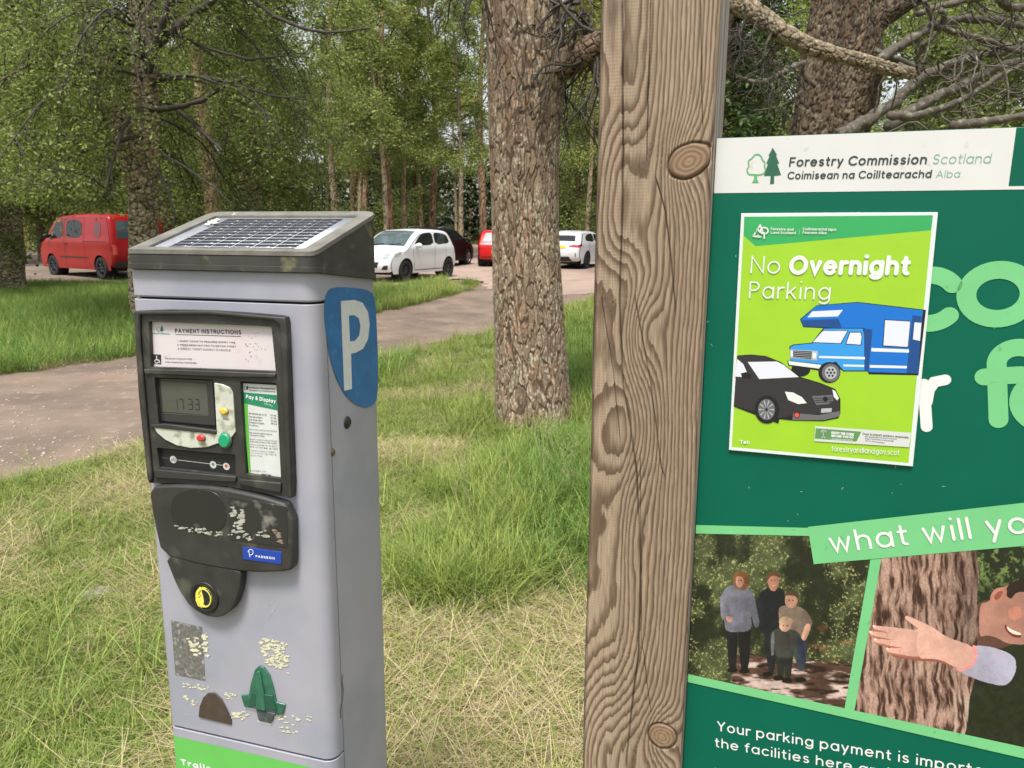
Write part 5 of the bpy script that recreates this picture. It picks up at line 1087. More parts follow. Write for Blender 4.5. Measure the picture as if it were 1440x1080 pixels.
# --- the big pine beside the track
def add_limb(tree, name, pts, r0, r1, mt=None, k=9, bark=None, kw=None):
    pts = np.array(pts)
    if bark:
        V, Q, c = bark_cyl(pts, np.linspace(r0, r1, len(pts)), bark[0], bark[1], **(kw or {})); return link(name, mesh_np(name, V, Q, None, c, True), barkm, tree)
    mb = MB(); n = len(pts); t = np.linspace(0, n-1, n*5); P = np.stack([np.interp(t, range(n), pts[:, i]) for i in range(3)], -1)
    for i in range(3): P[1:-1, i] = (P[:-2, i]+P[1:-1, i]*2+P[2:, i])/4
    P += rng.normal(0, r0*.12, P.shape); mb.tube(P, np.linspace(r0, r1, len(P))*(1+.18*rng.normal(size=len(P)).clip(-1, 1)), k); return mb.build(name, mt or greytwig, tree, True)
YP = 6.55
pine = empty('pine_tree', (0, 0, 0)); tag(pine, 'large pine with thick plated bark standing in long grass left of the timber post', 'tree')
def edge_x(pl, pr_, py): a, b_ = at(pl, py, YP), at(pr_, py, YP); return (a+b_)/2, abs(b_[0]-a[0])/2
pp = []; rr = []
for py, l, r_ in ((596, 696, 801), (540, 696, 799), (480, 694, 796), (400, 691, 791), (330, 690, 787), (260, 688, 785), (180, 685, 788), (110, 684, 796), (60, 681, 793), (0, 676, 789), (-60, 672, 792)):
    c_, h_ = edge_x(l, r_, py); c_[1] = YP; pp.append(c_); rr.append(h_*.97)
pp[0][2] = -.05
pp.append(pp[-1]+np.array([-.05, 0, 2.5])); rr.append(rr[-1]*.8); pp.append(pp[-1]+np.array([.1, .1, 4])); rr.append(rr[-1]*.5)
V, Q, colr = bark_cyl(pp[:11], rr[:11], 460, 960, (.040, .21), .009, ((84, 68, 55), (136, 117, 98), (184, 178, 156)), 1.0, 5, .05)
link('trunk', mesh_np('trunk', V, Q, None, colr, True), barkm, pine)
V, Q, colr = bark_cyl(pp[10:], rr[10:], 60, 120, (.07, .16), .02, ((44, 34, 27), (122, 101, 84), (172, 164, 140)), .5, 6)
link('upper_trunk', mesh_np('upper_trunk', V, Q, None, colr, True), barkm, pine)
B_ = lambda *p: [at(p[i], p[i+1], p[i+2]) for i in range(0, len(p), 3)]
add_limb(pine, 'limb', B_(755, 112, 6.5, 795, 90, 6.4, 822, 74, 6.3, 848, 60, 6.2, 880, 30, 6.0, 930, -10, 5.9, 980, -30, 5.8), .115, .07, bark=(90, 220), kw=dict(cell=(.04, .09), depth=.012, seed=9))
add_limb(pine, 'dead_limb', B_(930, -10, 5.9, 985, -22, 5.7, 1035, 4, 5.6, 1065, 20, 5.5, 1100, 46, 5.4, 1135, 64, 5.35, 1170, 76, 5.3, 1210, 85, 5.25, 1250, 97, 5.2, 1284, 104, 5.2), .075, .030, bark=(60, 300), kw=dict(cell=(.03, .07), depth=.012, seed=12, lich_=1.0, cols=((72, 62, 50), (128, 114, 94), (176, 172, 146))))
add_limb(pine, 'snag', B_(1262, 92, 5.2, 1284, 100, 5.2, 1290, 114, 5.2), .022, .004)
add_limb(pine, 'snag', B_(1180, 76, 5.3, 1183, 96, 5.28), .012, .004); add_limb(pine, 'snag', B_(1090, 40, 5.4, 1078, 60, 5.4, 1074, 84, 5.4), .014, .004)
def twiggy(tree, x0, y0, x1, y1, Y, n, L, r=.012, sag=.6, name='dead_twigs', m=twigm):
    mb = MB()
    for _ in range(n):
        f = rng.random(); s_ = at(x0+(x1-x0)*f, y0+(y1-y0)*f, Y+rng.normal(0, .15)); az = rng.uniform(0, 6.28); P = grow(s_, (math.cos(az), math.sin(az)*.6, -.5+.7*rng.normal()), L*rng.uniform(.4, 1.2), r, sag, .55, 9); mb.tube(P, np.linspace(r, r*.25, 10), 4, False)
        for _ in range(4):
            i = rng.integers(2, 9); T_ = grow(P[i], P[i]-P[i-1]+rng.normal(0, .06, 3), L*.35, r*.4, sag, .5, 5); mb.tube(T_, np.linspace(r*.5, r*.2, 6), 3, False)
    return mb.build(name, m, tree)
twiggy(pine, 800, -30, 845, 70, 6.4, 26, .75, .016); twiggy(pine, 800, 90, 845, 80, 6.4, 16, 1.0, .012, 1.0)
twiggy(pine, 1040, 0, 1110, 60, 5.6, 16, .45, .008); twiggy(pine, 640, -40, 690, -10, 6.3, 14, .7, .010, 1.2)
V, q = leaves(np.array([at(rng.uniform(800, 850), rng.uniform(-30, 60), 6.8+rng.random()) for _ in range(500)]), .035, .12, .2, 3, 3, 2.6)
link('needles', mesh_np('needles', V, q), leafy, pine)

# --- multi-stemmed pine behind the board
YM = 8.2
mp_ = empty('pine_tree', (0, 0, 0)); tag(mp_, 'broad multi-stemmed pine with twisted lichen covered limbs behind the green board', 'tree')
kw = dict(cell=(.04, .12), depth=.015, cols=((44, 36, 30), (98, 82, 68), (140, 138, 112)), lich_=.8)
def stem_px(name, pts, Y, ra, rb_, nu=140, nv=320, seed=0, bot=None):
    P = [at(x, y, Y) for x, y in pts]
    if bot is not None: P = [np.array([bot, Y, -.05])]+P
    add_limb(mp_, name, P, ra, rb_, bark=(nu, nv), kw=dict(kw, seed=seed))
stem_px('trunk', [(1155, 300), (1160, 190), (1180, 120), (1198, 60), (1205, 0), (1215, -60), (1225, -140)], YM, .42, .17, 200, 420, 21, 3.35)
stem_px('stem', [(1150, 190), (1152, 110), (1158, 60), (1165, 0), (1160, -60)], YM-.15, .26, .12, 120, 300, 23, 3.3)
stem_px('stem', [(1195, 200), (1215, 150), (1228, 90), (1222, 50)], YM+.3, .17, .10, 80, 160, 25, 3.6)
stem_px('limb', [(1205, 45), (1240, 20), (1275, -2), (1330, -26), (1420, -50)], YM-.1, .135, .08, 90, 200, 27)
lk_ = [  # twisted limbs sweeping up to the right: (points, depth, radii)
 ([(1180, 190), (1215, 172), (1255, 146), (1285, 118), (1320, 96), (1370, 80), (1440, 66), (1500, 50)], 7.3, .060, .035),
 ([(1250, 178), (1290, 150), (1330, 130), (1375, 108), (1420, 88), (1480, 80)], 7.0, .055, .03),
 ([(1236, 84), (1262, 66), (1300, 44), (1315, 34), (1355, 26), (1400, 28), (1450, 40), (1500, 46)], 7.4, .045, .03),
 ([(1310, 34), (1340, 44), (1380, 54), (1410, 66), (1460, 80)], 7.3, .03, .02),
 ([(1322, 14), (1330, 22), (1318, 48), (1296, 66), (1288, 90), (1300, 128)], 7.2, .028, .014),
 ([(1250, 162), (1290, 164), (1330, 150), (1362, 136), (1400, 110), (1440, 90)], 6.7, .034, .02),
 ([(1340, 178), (1380, 172), (1420, 166), (1470, 156)], 6.3, .035, .03),
 ([(1290, 20), (1330, 6), (1390, -6), (1440, -14)], 7.5, .03, .02), ([(1300, 0), (1308, 24), (1314, 34)], 7.2, .02, .014),
 ([(1395, -10), (1420, 10), (1450, 14)], 7.0, .04, .03), ([(1230, 70), (1290, 96), (1350, 112), (1420, 130), (1470, 150)], 7.8, .03, .014),
 ([(1036, 108), (1060, 116), (1085, 112), (1110, 96), (1140, 84)], 7.6, .018, .03), ([(1120, 134), (1108, 150), (1100, 180)], 7.6, .012, .02), ([(1130, 128), (1100, 150), (1060, 156)], 7.6, .014, .006),
 ([(1105, 52), (1080, 76), (1060, 96)], 7.6, .02, .01)]
for P_, Y_, a_r, b_r in lk_: add_limb(mp_, 'limb', [at(x, y, Y_+.1*i) for i, (x, y) in enumerate(P_)], a_r*1.05, b_r, k=10)
twiggy(mp_, 1240, 100, 1440, 60, 7.2, 26, .8, .010, .2, 'side_twigs', greytwig); twiggy(mp_, 1250, 180, 1440, 130, 7.0, 16, .7, .009, .2, 'side_twigs', greytwig); twiggy(mp_, 1036, 30, 1110, 130, 7.4, 30, .6, .008, .6, 'side_twigs', twigm)
twiggy(mp_, 1240, -40, 1440, 20, 7.8, 26, .9, .010, .3, 'side_twigs', greytwig)
V, q = leaves(np.array([at(rng.uniform(1120, 1480), rng.uniform(-90, 60), rng.uniform(8.5, 11.5)) for _ in range(2600)]), .03, .14, .2, 4, 7, 2.2); link('needles', mesh_np('needles', V, q), leafc, mp_)

# --- the forked birch left of the machine
YB = 14.
bt = empty('birch_tree', (0, 0, 0)); tag(bt, 'forked birch with drooping leafy branches behind the ticket machine', 'tree')
kb_ = dict(cell=(.10, .10), depth=.020, cols=((56, 48, 36), (146, 132, 104), (206, 200, 178)), lich_=1.0)
main = np.array([np.array([at(203, 330, YB)[0], YB, gz(YB)-.05])]+[at(x, y, YB) for x, y in ((202, 400), (202, 330), (202, 240), (203, 180), (204, 110), (200, 40), (196, -30), (196, -200), (200, -420))])
V, Q, c_ = bark_cyl(main, [.31, .25, .235, .23, .23, .21, .18, .16, .11, .05], 140, 620, seed=31, flare=.06, **kb_); link('trunk', mesh_np('trunk', V, Q, None, c_, True), barkm, bt)
fork = np.array([at(x, y, YB-.1) for x, y in ((196, 265), (180, 215), (160, 150), (146, 90), (128, 40), (116, -10), (95, -120), (80, -300))])
V, Q, c_ = bark_cyl(fork, [.17, .16, .155, .15, .13, .12, .09, .04], 90, 420, seed=33, **kb_); link('stem', mesh_np('stem', V, Q, None, c_, True), barkm, bt)
for P_, a_r, b_r, nm in (([(212, 155), (240, 152), (285, 140), (320, 118), (350, 108)], .06, .02, 'limb'), ([(214, 70), (240, 46), (270, 20), (305, -2)], .085, .06, 'limb'), ([(208, 100), (220, 60), (238, 10), (250, -40)], .07, .05, 'limb'), ([(222, 105), (290, 108), (340, 122), (380, 134), (430, 140)], .035, .014, 'limb'), ([(230, 42), (300, 70), (350, 84), (400, 78)], .035, .014, 'limb'),
                        ([(146, 96), (100, 86), (60, 94), (20, 108), (-20, 118)], .055, .02, 'limb'), ([(156, 130), (120, 120), (70, 110), (20, 86), (-30, 88)], .045, .02, 'limb'), ([(250, 155), (290, 190), (315, 215), (320, 182)], .035, .014, 'limb'), ([(222, 240), (236, 270), (246, 300), (244, 320)], .03, .012, 'limb'), ([(225, 215), (260, 235), (300, 262), (330, 290)], .03, .01, 'limb'),
                        ([(345, -10), (380, 20), (420, 38), (460, 46), (520, 40)], .045, .015, 'limb'), ([(200, 190), (160, 200), (110, 215), (60, 240), (20, 250)], .04, .012, 'limb')):
    add_limb(bt, nm, [at(x, y, YB-.3-.15*i) for i, (x, y) in enumerate(P_)], a_r, b_r, twigm, 7)
brm, lvm = crown_from(main, 3.0, 9.0, 62, 4.2, .037, 66, droop=1.3, twn=15, up=.35, spread=.13, seed=41, r0=.032)
def prune(me, x0, y1, hw_, z0, z1):
    # no leaves close in front of the trunk: the lower stem stands bare
    n = len(me.vertices); co = np.empty(n*3, np.float32); me.vertices.foreach_get('co', co); co = co.reshape(-1, 4, 3); c_ = co.mean(1); k = ~((np.abs(c_[:, 0]-x0*c_[:, 1]/y1) < hw_) & (c_[:, 1] < y1) & (c_[:, 2] > z0) & (c_[:, 2] < z1))
    k |= rng.random(len(k)) < .18
    V = co[k].reshape(-1, 3); return mesh_np('leaves', V, np.arange(len(V)).reshape(-1, 4))
link('branches', brm, twigm, bt); link('leaves', prune(lvm, float(at(190, 200, YB)[0]), YB+.2, .75, 0, 9), leafb, bt)
# drooping sprays in front of the red van and left of the trunk
cen = []; mb = MB()
for _ in range(130):
    x, y = rng.uniform(-60, 150), rng.uniform(-20, 215); P_ = grow(at(x, y, rng.uniform(11.5, 15.5)), rng.normal(0, 1, 3)*np.array([1, .6, .2])+np.array([0, 0, -.1]), rng.uniform(.9, 1.9), .01, 1.6, .35, 8); mb.tube(P_, np.linspace(.010, .003, 9), 3, False); t = rng.uniform(0, 8, 200); i = np.minimum(7, t.astype(int)); cen.append(P_[i]+(P_[i+1]-P_[i])*(t-i)[:, None])
for _ in range(26):
    x, y = rng.uniform(20, 150), rng.uniform(190, 285); P_ = grow(at(x, y, rng.uniform(12.5, 14.5)), rng.normal(0, 1, 3)*np.array([1, .6, .2])+np.array([0, 0, -.4]), rng.uniform(.4, .8), .01, 1.6, .35, 8); mb.tube(P_, np.linspace(.008, .003, 9), 3, False); t = rng.uniform(0, 8, 60); i = np.minimum(7, t.astype(int)); cen.append(P_[i]+(P_[i+1]-P_[i])*(t-i)[:, None])
for _ in range(90):
    x, y = rng.uniform(225, 480), rng.uniform(-20, 190); P_ = grow(at(x, y, rng.uniform(14.6, 19)), rng.normal(0, 1, 3)*np.array([1, .6, .2])+np.array([0, 0, -.1]), rng.uniform(.9, 1.7), .01, 1.3, .4, 8); mb.tube(P_, np.linspace(.012, .003, 9), 3, False); t = rng.uniform(0, 8, 160); i = np.minimum(7, t.astype(int)); cen.append(P_[i]+(P_[i+1]-P_[i])*(t-i)[:, None])
V, q = leaves(np.concatenate(cen), .037, .10, .3, 43); link('sprays', mesh_np('sprays', V, q), leafc, bt); mb.build('twigs', twigm, bt)

# --- birch at the left edge
lt = empty('birch_tree', (0, 0, 0)); tag(lt, 'mossy birch trunk at the far left edge beside the grass verge', 'tree')
YL = 19.; P_ = [np.array([at(8, 400, YL)[0], YL, gz(YL)-.05])]+[at(x, y, YL) for x, y in ((8, 400), (7, 330), (4, 250), (0, 150), (-4, 50), (-4, -80))]
V, Q, c_ = bark_cyl(P_, [.50, .42, .38, .34, .31, .28, .22], 100, 420, seed=51, flare=.12, **kb_); link('trunk', mesh_np('trunk', V, Q, None, c_, True), barkm, lt)
brm, lvm = crown_from(np.array(P_), 3.2, 8.5, 26, 3.4, .07, 34, droop=1.2, twn=11, up=.3, spread=.16, seed=52); link('branches', brm, twigm, lt); link('leaves', lvm, leafb, lt)

# --- the wood behind: three kinds of tree, each built once and copied
def kind_tree(kind, H, seed):
    st = np.random.default_rng(seed); z = np.linspace(0, H, 12); tr = np.stack([.12*np.sin(z*.5+seed)+.02*z*st.normal(), .1*np.cos(z*.4), z], -1)
    rads = np.linspace(.19 if kind != 'slim' else .13, .04, 12)
    c = {'pine': ((70, 52, 40), (172, 142, 114), (190, 178, 150)), 'slim': ((90, 76, 60), (190, 174, 146), (214, 206, 184)), 'leafy': ((50, 40, 30), (120, 104, 82), (170, 164, 140)), 'spruce': ((44, 34, 26), (100, 82, 66), (140, 130, 110))}[kind]
    V, Q, cc_ = bark_cyl(tr, rads, 22, 150, (.12, .25), .012, c, .6, seed); trunk = mesh_np('trunk', V, Q, None, cc_, True)
    if kind == 'spruce':
        mb = MB(); cen = []
        for k in range(110):
            zz = .8+(H-1)*k/110; L = 2.3*(1-(zz/H))+.25
            for _ in range(2):
                az = rng.uniform(0, 6.28); P = grow((0, 0, zz), (math.cos(az), math.sin(az), -.05), L*rng.uniform(.8, 1.1), .01, .5, .1, 5); mb.tube(P, np.linspace(.012, .003, 6), 3, False); t = rng.uniform(.3, 5, 90); i = np.minimum(4, t.astype(int)); cen.append(P[i]+(P[i+1]-P[i])*(t-i)[:, None])
        V, q = leaves(np.concatenate(cen), .085, .11, .7, seed, 1, 2.4); return trunk, mb.mesh('branches'), mesh_np('needles', V, q)
    h0 = {'pine': .42, 'slim': .36, 'leafy': .16}[kind]
    bm_, lm = crown_from(tr, H*h0, H*.98, {'pine': 40, 'slim': 40, 'leafy': 60}[kind], {'pine': 2.4, 'slim': 2.5, 'leafy': 3.4}[kind], {'pine': .072, 'slim': .072, 'leafy': .078}[kind], 36, droop={'pine': .2, 'slim': 1.0, 'leafy': .8}[kind], twn=12, up=.4, spread=.20, seed=seed)
    return trunk, bm_, lm
GZMIN = .2
protos = {'pine': kind_tree('pine', 15, 61), 'slim': kind_tree('slim', 12.5, 62), 'leafy': kind_tree('leafy', 11, 63), 'spruce': kind_tree('spruce', 13, 64)}
pm_ = {'pine': (barkm, twigm, leafy), 'slim': (barkm, twigm, leafc), 'leafy': (barkm, twigm, leafb), 'spruce': (barkm, twigm, leafd)}
NAME = {'pine': 'pine_tree', 'slim': 'birch_tree', 'leafy': 'broadleaf_tree', 'spruce': 'spruce_tree'}
def plant(kind, x, y, sc=1, rz=0, tilt=(0, 0), label=None, group=None, thick=1):
    e = empty(NAME[kind], (x, y, float(gz(y))-.05), rz); e.scale = (sc*thick, sc*thick, sc); e.rotation_euler = (tilt[0], tilt[1], rz)
    for me, m, nm in zip(protos[kind], pm_[kind], ('trunk', 'branches', 'needles' if kind in ('spruce', 'pine') else 'leaves')): link(nm, me, m, e)
    return tag(e, label, 'tree', group)
def px_plant(kind, px, Y, **k): x = at(px, 330, Y)[0]; return plant(kind, float(x), Y, **k)
px_plant('slim', 546, 37, sc=1.0, tilt=(0, -.04), label='slender pale trunk rising behind the white hatchback\'s roof, leaning left')
px_plant('slim', 570, 42, sc=1.05, rz=2, label='thin pale birch just right of the leaning trunk behind the white hatchback')
px_plant('slim', 652, 39, sc=1.0, rz=1.2, tilt=(0, -.07), label='pale birch trunk leaning over the right end of the black car')
px_plant('slim', 500, 40, sc=.9, rz=4, tilt=(0, -.12), label='short pale birch leaning left beside the top of the ticket machine')
px_plant('pine', 612, 44, sc=1.1, rz=.5, label='straight grey pine trunk directly behind the black car')
px_plant('pine', 676, 46, sc=1.25, rz=3, label='tall orange barked pine seen just left of the large pine trunk')
px_plant('pine', 298, 19.5, sc=.95, rz=5, label='reddish pine trunk seen through branches above the solar panel', thick=1.15)
px_plant('leafy', 240, 27, sc=1.0, rz=2.4, label='pale trunked leafy tree right of the red van behind the machine')
px_plant('slim', 828, 38, sc=1.0, rz=.9, label='grey trunk behind the roof of the right white hatchback')
px_plant('leafy', 60, 34, sc=1.0, rz=1.9, label='leafy tree beyond the red van near the left edge')
G_ = 'trees of the wood behind the car park'
grid = []
for row, (yy, step, jx) in enumerate(((36, 6.4, 1.6), (42, 5.4, 1.8), (49, 5.2, 2), (57, 4.8, 2), (66, 4.6, 2), (77, 4.6, 2))):
    W2 = yy*.78+4; x = -W2
    while x < W2:
        X_, Y_ = x+rng.uniform(-jx, jx), yy+rng.uniform(-2.4, 2.4); x += step; kd = rng.choice(['pine', 'slim', 'leafy', 'spruce'], p=[.28, .27, .30, .15] if row < 3 else [.22, .13, .25, .40])
        if abs(X_/Y_+.075) < .05 and rng.random() < .72: continue
        if yy < 44 and -6 < X_ < 5.5: continue
        if yy < 40 and -22 < X_ < -6: Y_ += 4
        plant(kd, X_, Y_, rng.uniform(.85, 1.2), rng.uniform(0, 6.28), label={'pine': 'tall bare stemmed pine in the dark wood behind the parked cars', 'slim': 'slim pale barked birch in the dark wood behind the parked cars', 'leafy': 'bushy broadleaf tree in the dark wood behind the parked cars', 'spruce': 'dark needled spruce deep in the wood behind the parked cars'}[kd], group={'pine': 'pines in the wood', 'slim': 'birches in the wood', 'leafy': 'broadleaf trees in the wood', 'spruce': 'spruces in the wood'}[kd])
# nearer trees whose crowns fill the upper left and the gap behind the board
for kd, px, Y, sc, lb in (('leafy', -140, 17, 1.0, 'leafy tree hanging in from beyond the left edge'), ('leafy', 30, 32, 1.1, 'bushy tree directly behind the red van\'s roof'), ('leafy', 360, 24, .95, 'leafy tree whose crown fills the space above the ticket machine'), ('slim', 470, 30, 1.0, 'feathery birch above the top right corner of the solar panel'), ('leafy', 330, 31, 1.1, 'leafy tree deep behind the solar panel'), ('slim', 590, 50, 1.3, 'feathery birch standing far behind the black car'),
                          ('leafy', 1060, 19, 1.0, 'leafy tree between the timber post and the twisted pine'), ('leafy', 1330, 20, 1.1, 'leafy tree behind the twisted limbs above the board'), ('leafy', 1500, 15, 1.0, 'leafy tree beyond the right end of the board'), ('pine', 870, 26, .9, 'pine glimpsed between the large pine and the post'), ('spruce', 1010, 17, .9, 'dark spruce hidden mostly by the timber post')):
    px_plant(kd, px, Y, sc=sc, rz=rng.uniform(0, 6), label=lb)
cen = np.stack([rng.uniform(-90, 90, 52000), rng.uniform(64, 90, 52000), rng.uniform(0, 1, 52000)**1.2*7], -1); cen[:, 2] += gz(cen[:, 1]); V, q = leaves(cen, .34, .3, .4, 71, 2); o = link('undergrowth', mesh_np('undergrowth', V, q), mat('shade_toned_leaves', (.035, .05, .018), .8, island=.5, spec=.1)); tag(o, 'dark leafy undergrowth filling the far depth of the wood', kind='stuff')  # undergrowth leaf colour darkened to imitate shade deep under the canopy
cen = np.stack([rng.uniform(-34, 30, 22000), rng.uniform(41, 50, 22000), rng.uniform(0, 1, 22000)**2.0*2.6], -1); keep = fbm(cen[:, 0]*.25, cen[:, 1]*.25, 3, 5) > .46; cen = cen[keep]; cen[:, 2] += gz(cen[:, 1]); V, q = leaves(cen, .09, .2, .4, 72, 3); o = link('bushes', mesh_np('bushes', V, q), leafb); tag(o, 'low dark bushes along the far edge of the car park', kind='stuff')
# ================================================================== CARS
def paint(name, c=None): return mat(name, c, .3, coat=.25, spec=.4)
glassm = mat('car_glass', (.012, .015, .017), .05, spec=.5); tyrem = mat('tyre_rubber', (.02, .02, .02), .85); alloy = mat('alloy_rim', (.42, .43, .45), .35, metal=.7); darkrim = mat('dark_rim', (.04, .04, .045), .4, metal=.4)
trimm = mat('black_trim', (.018, .018, .018), .6); redl = mat('tail_lens', (.45, .012, .015), .15, coat=.5); clear = mat('lamp_lens', (.55, .58, .60), .08, coat=.8, metal=.3); yplate = mat('yellow_plate', (.75, .50, .03), .4); wplate = mat('white_plate', (.7, .7, .68), .4); seamm = mat('panel_gap', (.01, .01, .01), .8)
def rpath(P, it=2):
    """round an open profile by corner cutting, its ends kept"""
    for _ in range(it):
        Q = [P[0]]
        for i in range(len(P)-1):
            a, b = np.array(P[i]), np.array(P[i+1]); Q += [tuple(a*.78+b*.22), tuple(a*.22+b*.78)]
        P = Q+[P[-1]]
    return P
class Car:
    """built along +x (front), y to its left, z up; s.prof runs from the rear sill over the roof to the front sill"""
    def __init__(s, name, label, prof, Wd, belt, roof, wheels, wr, pnt, tumble=.16, group=None, rnd=.075, zlow=.2, plan_=.10):
        s.W, s.belt, s.roof, s.tum, s.wheels, s.wr, s.r, s.plan_ = Wd, belt, roof, tumble, wheels, wr, rnd, plan_
        s.root = empty(name); tag(s.root, label, 'car', group); s.pnt = pnt
        s.prof = np.array(rpath(prof, 2)); s.x0, s.x1 = s.prof[:, 0].min(), s.prof[:, 0].max(); p = s.prof
        t = np.gradient(p, axis=0); t /= np.linalg.norm(t, axis=1)[:, None]; s.nrm = np.stack([-t[:, 1], t[:, 0]], -1)
        if s.nrm[len(p)//2, 1] < 0: s.nrm = -s.nrm
        s.arc = np.r_[0, np.cumsum(np.linalg.norm(np.diff(p, axis=0), axis=1))]
        s.body(zlow)
    def hw(s, x, z):
        x, z = np.asarray(x, float), np.asarray(z, float); xc = (s.x0+s.x1)/2; u = np.abs((x-xc)/((s.x1-s.x0)/2)); pl = 1-s.plan_*np.clip(u, 0, 1)**5
        up = np.clip((z-s.belt)/(s.roof-s.belt), 0, 1); lo = np.clip((.45-z)/.3, 0, 1)
        bul = .018*np.exp(-((z-(s.belt-.06))/.10)**2)+sum(.022*np.exp(-((x-wx)/.42)**2-((z-s.wr*2)/.22)**2) for wx in s.wheels)
        return s.W/2*pl*(1-s.tum*up**1.15)*(1-.035*lo)+bul-.02
    def strip_pt(s, a, t, out=0.):
        """point on the lengthwise skin: a = arc length, t = -1..1 across"""
        a = np.asarray(a, float); t = np.asarray(t, float); x = np.interp(a, s.arc, s.prof[:, 0]); z = np.interp(a, s.arc, s.prof[:, 1]); nx = np.interp(a, s.arc, s.nrm[:, 0]); nz = np.interp(a, s.arc, s.nrm[:, 1])
        h = s.hw(x, z); t0 = 1-s.r/ (s.W/2)*1.2; q = np.clip((np.abs(t)-t0)/(1-t0), 0, 1); ins = s.r*(1-np.sqrt(np.maximum(0, 1-q*q)))+.035*t*t-out
        return np.stack([x-nx*ins, t*h*(1-0*t)+0*x, z-nz*ins], -1)
    def body(s, zlow):
        A = s.arc; ts = np.r_[np.linspace(-1, -.86, 6), np.linspace(-.7, .7, 9), np.linspace(.86, 1, 6)]; Ag, Tg = np.meshgrid(A, ts, indexing='ij'); V = s.strip_pt(Ag, Tg); n, m = Ag.shape; V = V.reshape(-1, 3)
        i = np.arange(n-1)[:, None]*m+np.arange(m-1)[None, :]; Q = np.stack([i, i+1, i+m+1, i+m], -1).reshape(-1, 4); mb = MB(); mb.add(V, Q)
        e = s.strip_pt(A, np.ones(n)); out = [(p[0], p[2]) for p in e]
        lo = []; xs = sorted(s.wheels, reverse=True); xe = out[-1][0]; lo.append((xe-.05, zlow))
        for wx in xs:
            R2 = s.wr*1.17
            a0 = math.asin(min(.9, (zlow-s.wr)/R2)) if True else 0
            for k in range(13):
                a = a0+(math.pi-2*a0)*k/12; lo.append((wx+R2*math.cos(a), s.wr+R2*math.sin(a)))
        lo.append((out[0][0]+.05, zlow)); poly = out+lo; s.poly = poly
        xs_, zs_ = np.meshgrid(np.arange(s.x0+.08, s.x1-.05, .13), np.arange(zlow+.06, s.roof-.05, .09)); q = inpoly(poly, xs_, zs_); ext = np.stack([xs_[q], zs_[q]], -1)
        v, f = cdt(poly, (), ext)
        for sg in (1, -1):
            h = s.hw(v[:, 0], v[:, 1]); mb.add(np.stack([v[:, 0], sg*h, v[:, 1]], -1), None, f if sg < 0 else f[:, ::-1])
        me = mb.mesh('body', True); bm = bmesh.new(); bm.from_mesh(me); bmesh.ops.remove_doubles(bm, verts=bm.verts, dist=.002); bmesh.ops.recalc_face_normals(bm, faces=bm.faces); bm.to_mesh(me); bm.free()
        try: me.set_sharp_from_angle(angle=R(38))
        except Exception: pass
        link('body', me, s.pnt, s.root)
        b = MB(); b.box(s.x0+.2, s.x1-.2, -s.W/2+.26, s.W/2-.26, zlow-.02, .55); b.build('underbody', seamm, s.root)
        for wx in s.wheels:
            for sg in (1, -1):
                b = MB(); b.lathe([(s.wr*1.16, 0), (s.wr*1.16, -.3*sg), (0, -.3*sg)], 24, 'y', (wx, sg*(s.W/2-.05), s.wr)); b.build('wheel_arch', seamm, s.root, True)
    def side(s, name, pts, m, out=.006, both=True, par=None, parts=None):
        pts = smooth_poly(pts, 1); xs = [p[0] for p in pts]; zs = [p[1] for p in pts]; X, Z = np.meshgrid(np.arange(min(xs)+.05, max(xs), .1), np.arange(min(zs)+.04, max(zs), .08)); q = inpoly(pts, X, Z); v, f = cdt(pts, (), np.stack([X[q], Z[q]], -1)); r_ = None
        for sg in ((1, -1) if both else (1,)):
            h = s.hw(v[:, 0], v[:, 1])+out; r_ = link(name, mesh_np(name, np.stack([v[:, 0], sg*h, v[:, 1]], -1), None, f, None, True), m, par or s.root)
        return r_
    def line(s, pts, wd=.006, name='panel_gap', m=None):
        for sg in (1, -1):
            b = MB(); q = MB(); pts2 = []
            for i in range(len(pts)-1):
                for t in np.linspace(0, 1, 8, endpoint=False): pts2.append((pts[i][0]*(1-t)+pts[i+1][0]*t, pts[i][1]*(1-t)+pts[i+1][1]*t))
            stroke_mesh(q, pts2+[pts[-1]], wd, 0, 2); V = np.concatenate(q.V); h = s.hw(V[:, 0], V[:, 2])+.003; b.add(np.stack([V[:, 0], sg*h, V[:, 2]], -1), np.concatenate(q.Q), np.concatenate(q.T)); b.build(name, m or seamm, s.root)
    def arcz(s, z, rear=True):
        n = len(s.prof); k = np.argmax(s.prof[:, 1]); seg = range(0, k+1) if rear else range(n-1, k-1, -1); A_ = np.array([s.arc[i] for i in seg]); Z_ = np.maximum.accumulate(np.array([s.prof[i, 1] for i in seg])+np.arange(len(A_))*1e-7); return float(np.interp(z, Z_, A_))
    def skin(s, name, corners, m, out=.006, n=8, rear=True):
        """patch on the lengthwise skin, corners = four (z, t): lower left, lower right, upper right, upper left"""
        c = [(s.arcz(z, rear), t) for z, t in corners]; u, v = np.meshgrid(np.linspace(0, 1, n), np.linspace(0, 1, n)); A_ = (c[0][0]*(1-u)+c[1][0]*u)*(1-v)+(c[3][0]*(1-u)+c[2][0]*u)*v; T_ = (c[0][1]*(1-u)+c[1][1]*u)*(1-v)+(c[3][1]*(1-u)+c[2][1]*u)*v
        V = s.strip_pt(A_, T_, out).reshape(-1, 3); i = np.arange(n-1)[:, None]*n+np.arange(n-1)[None, :]; return link(name, mesh_np(name, V, np.stack([i, i+1, i+n+1, i+n], -1).reshape(-1, 4), None, None, True), m, s.root)
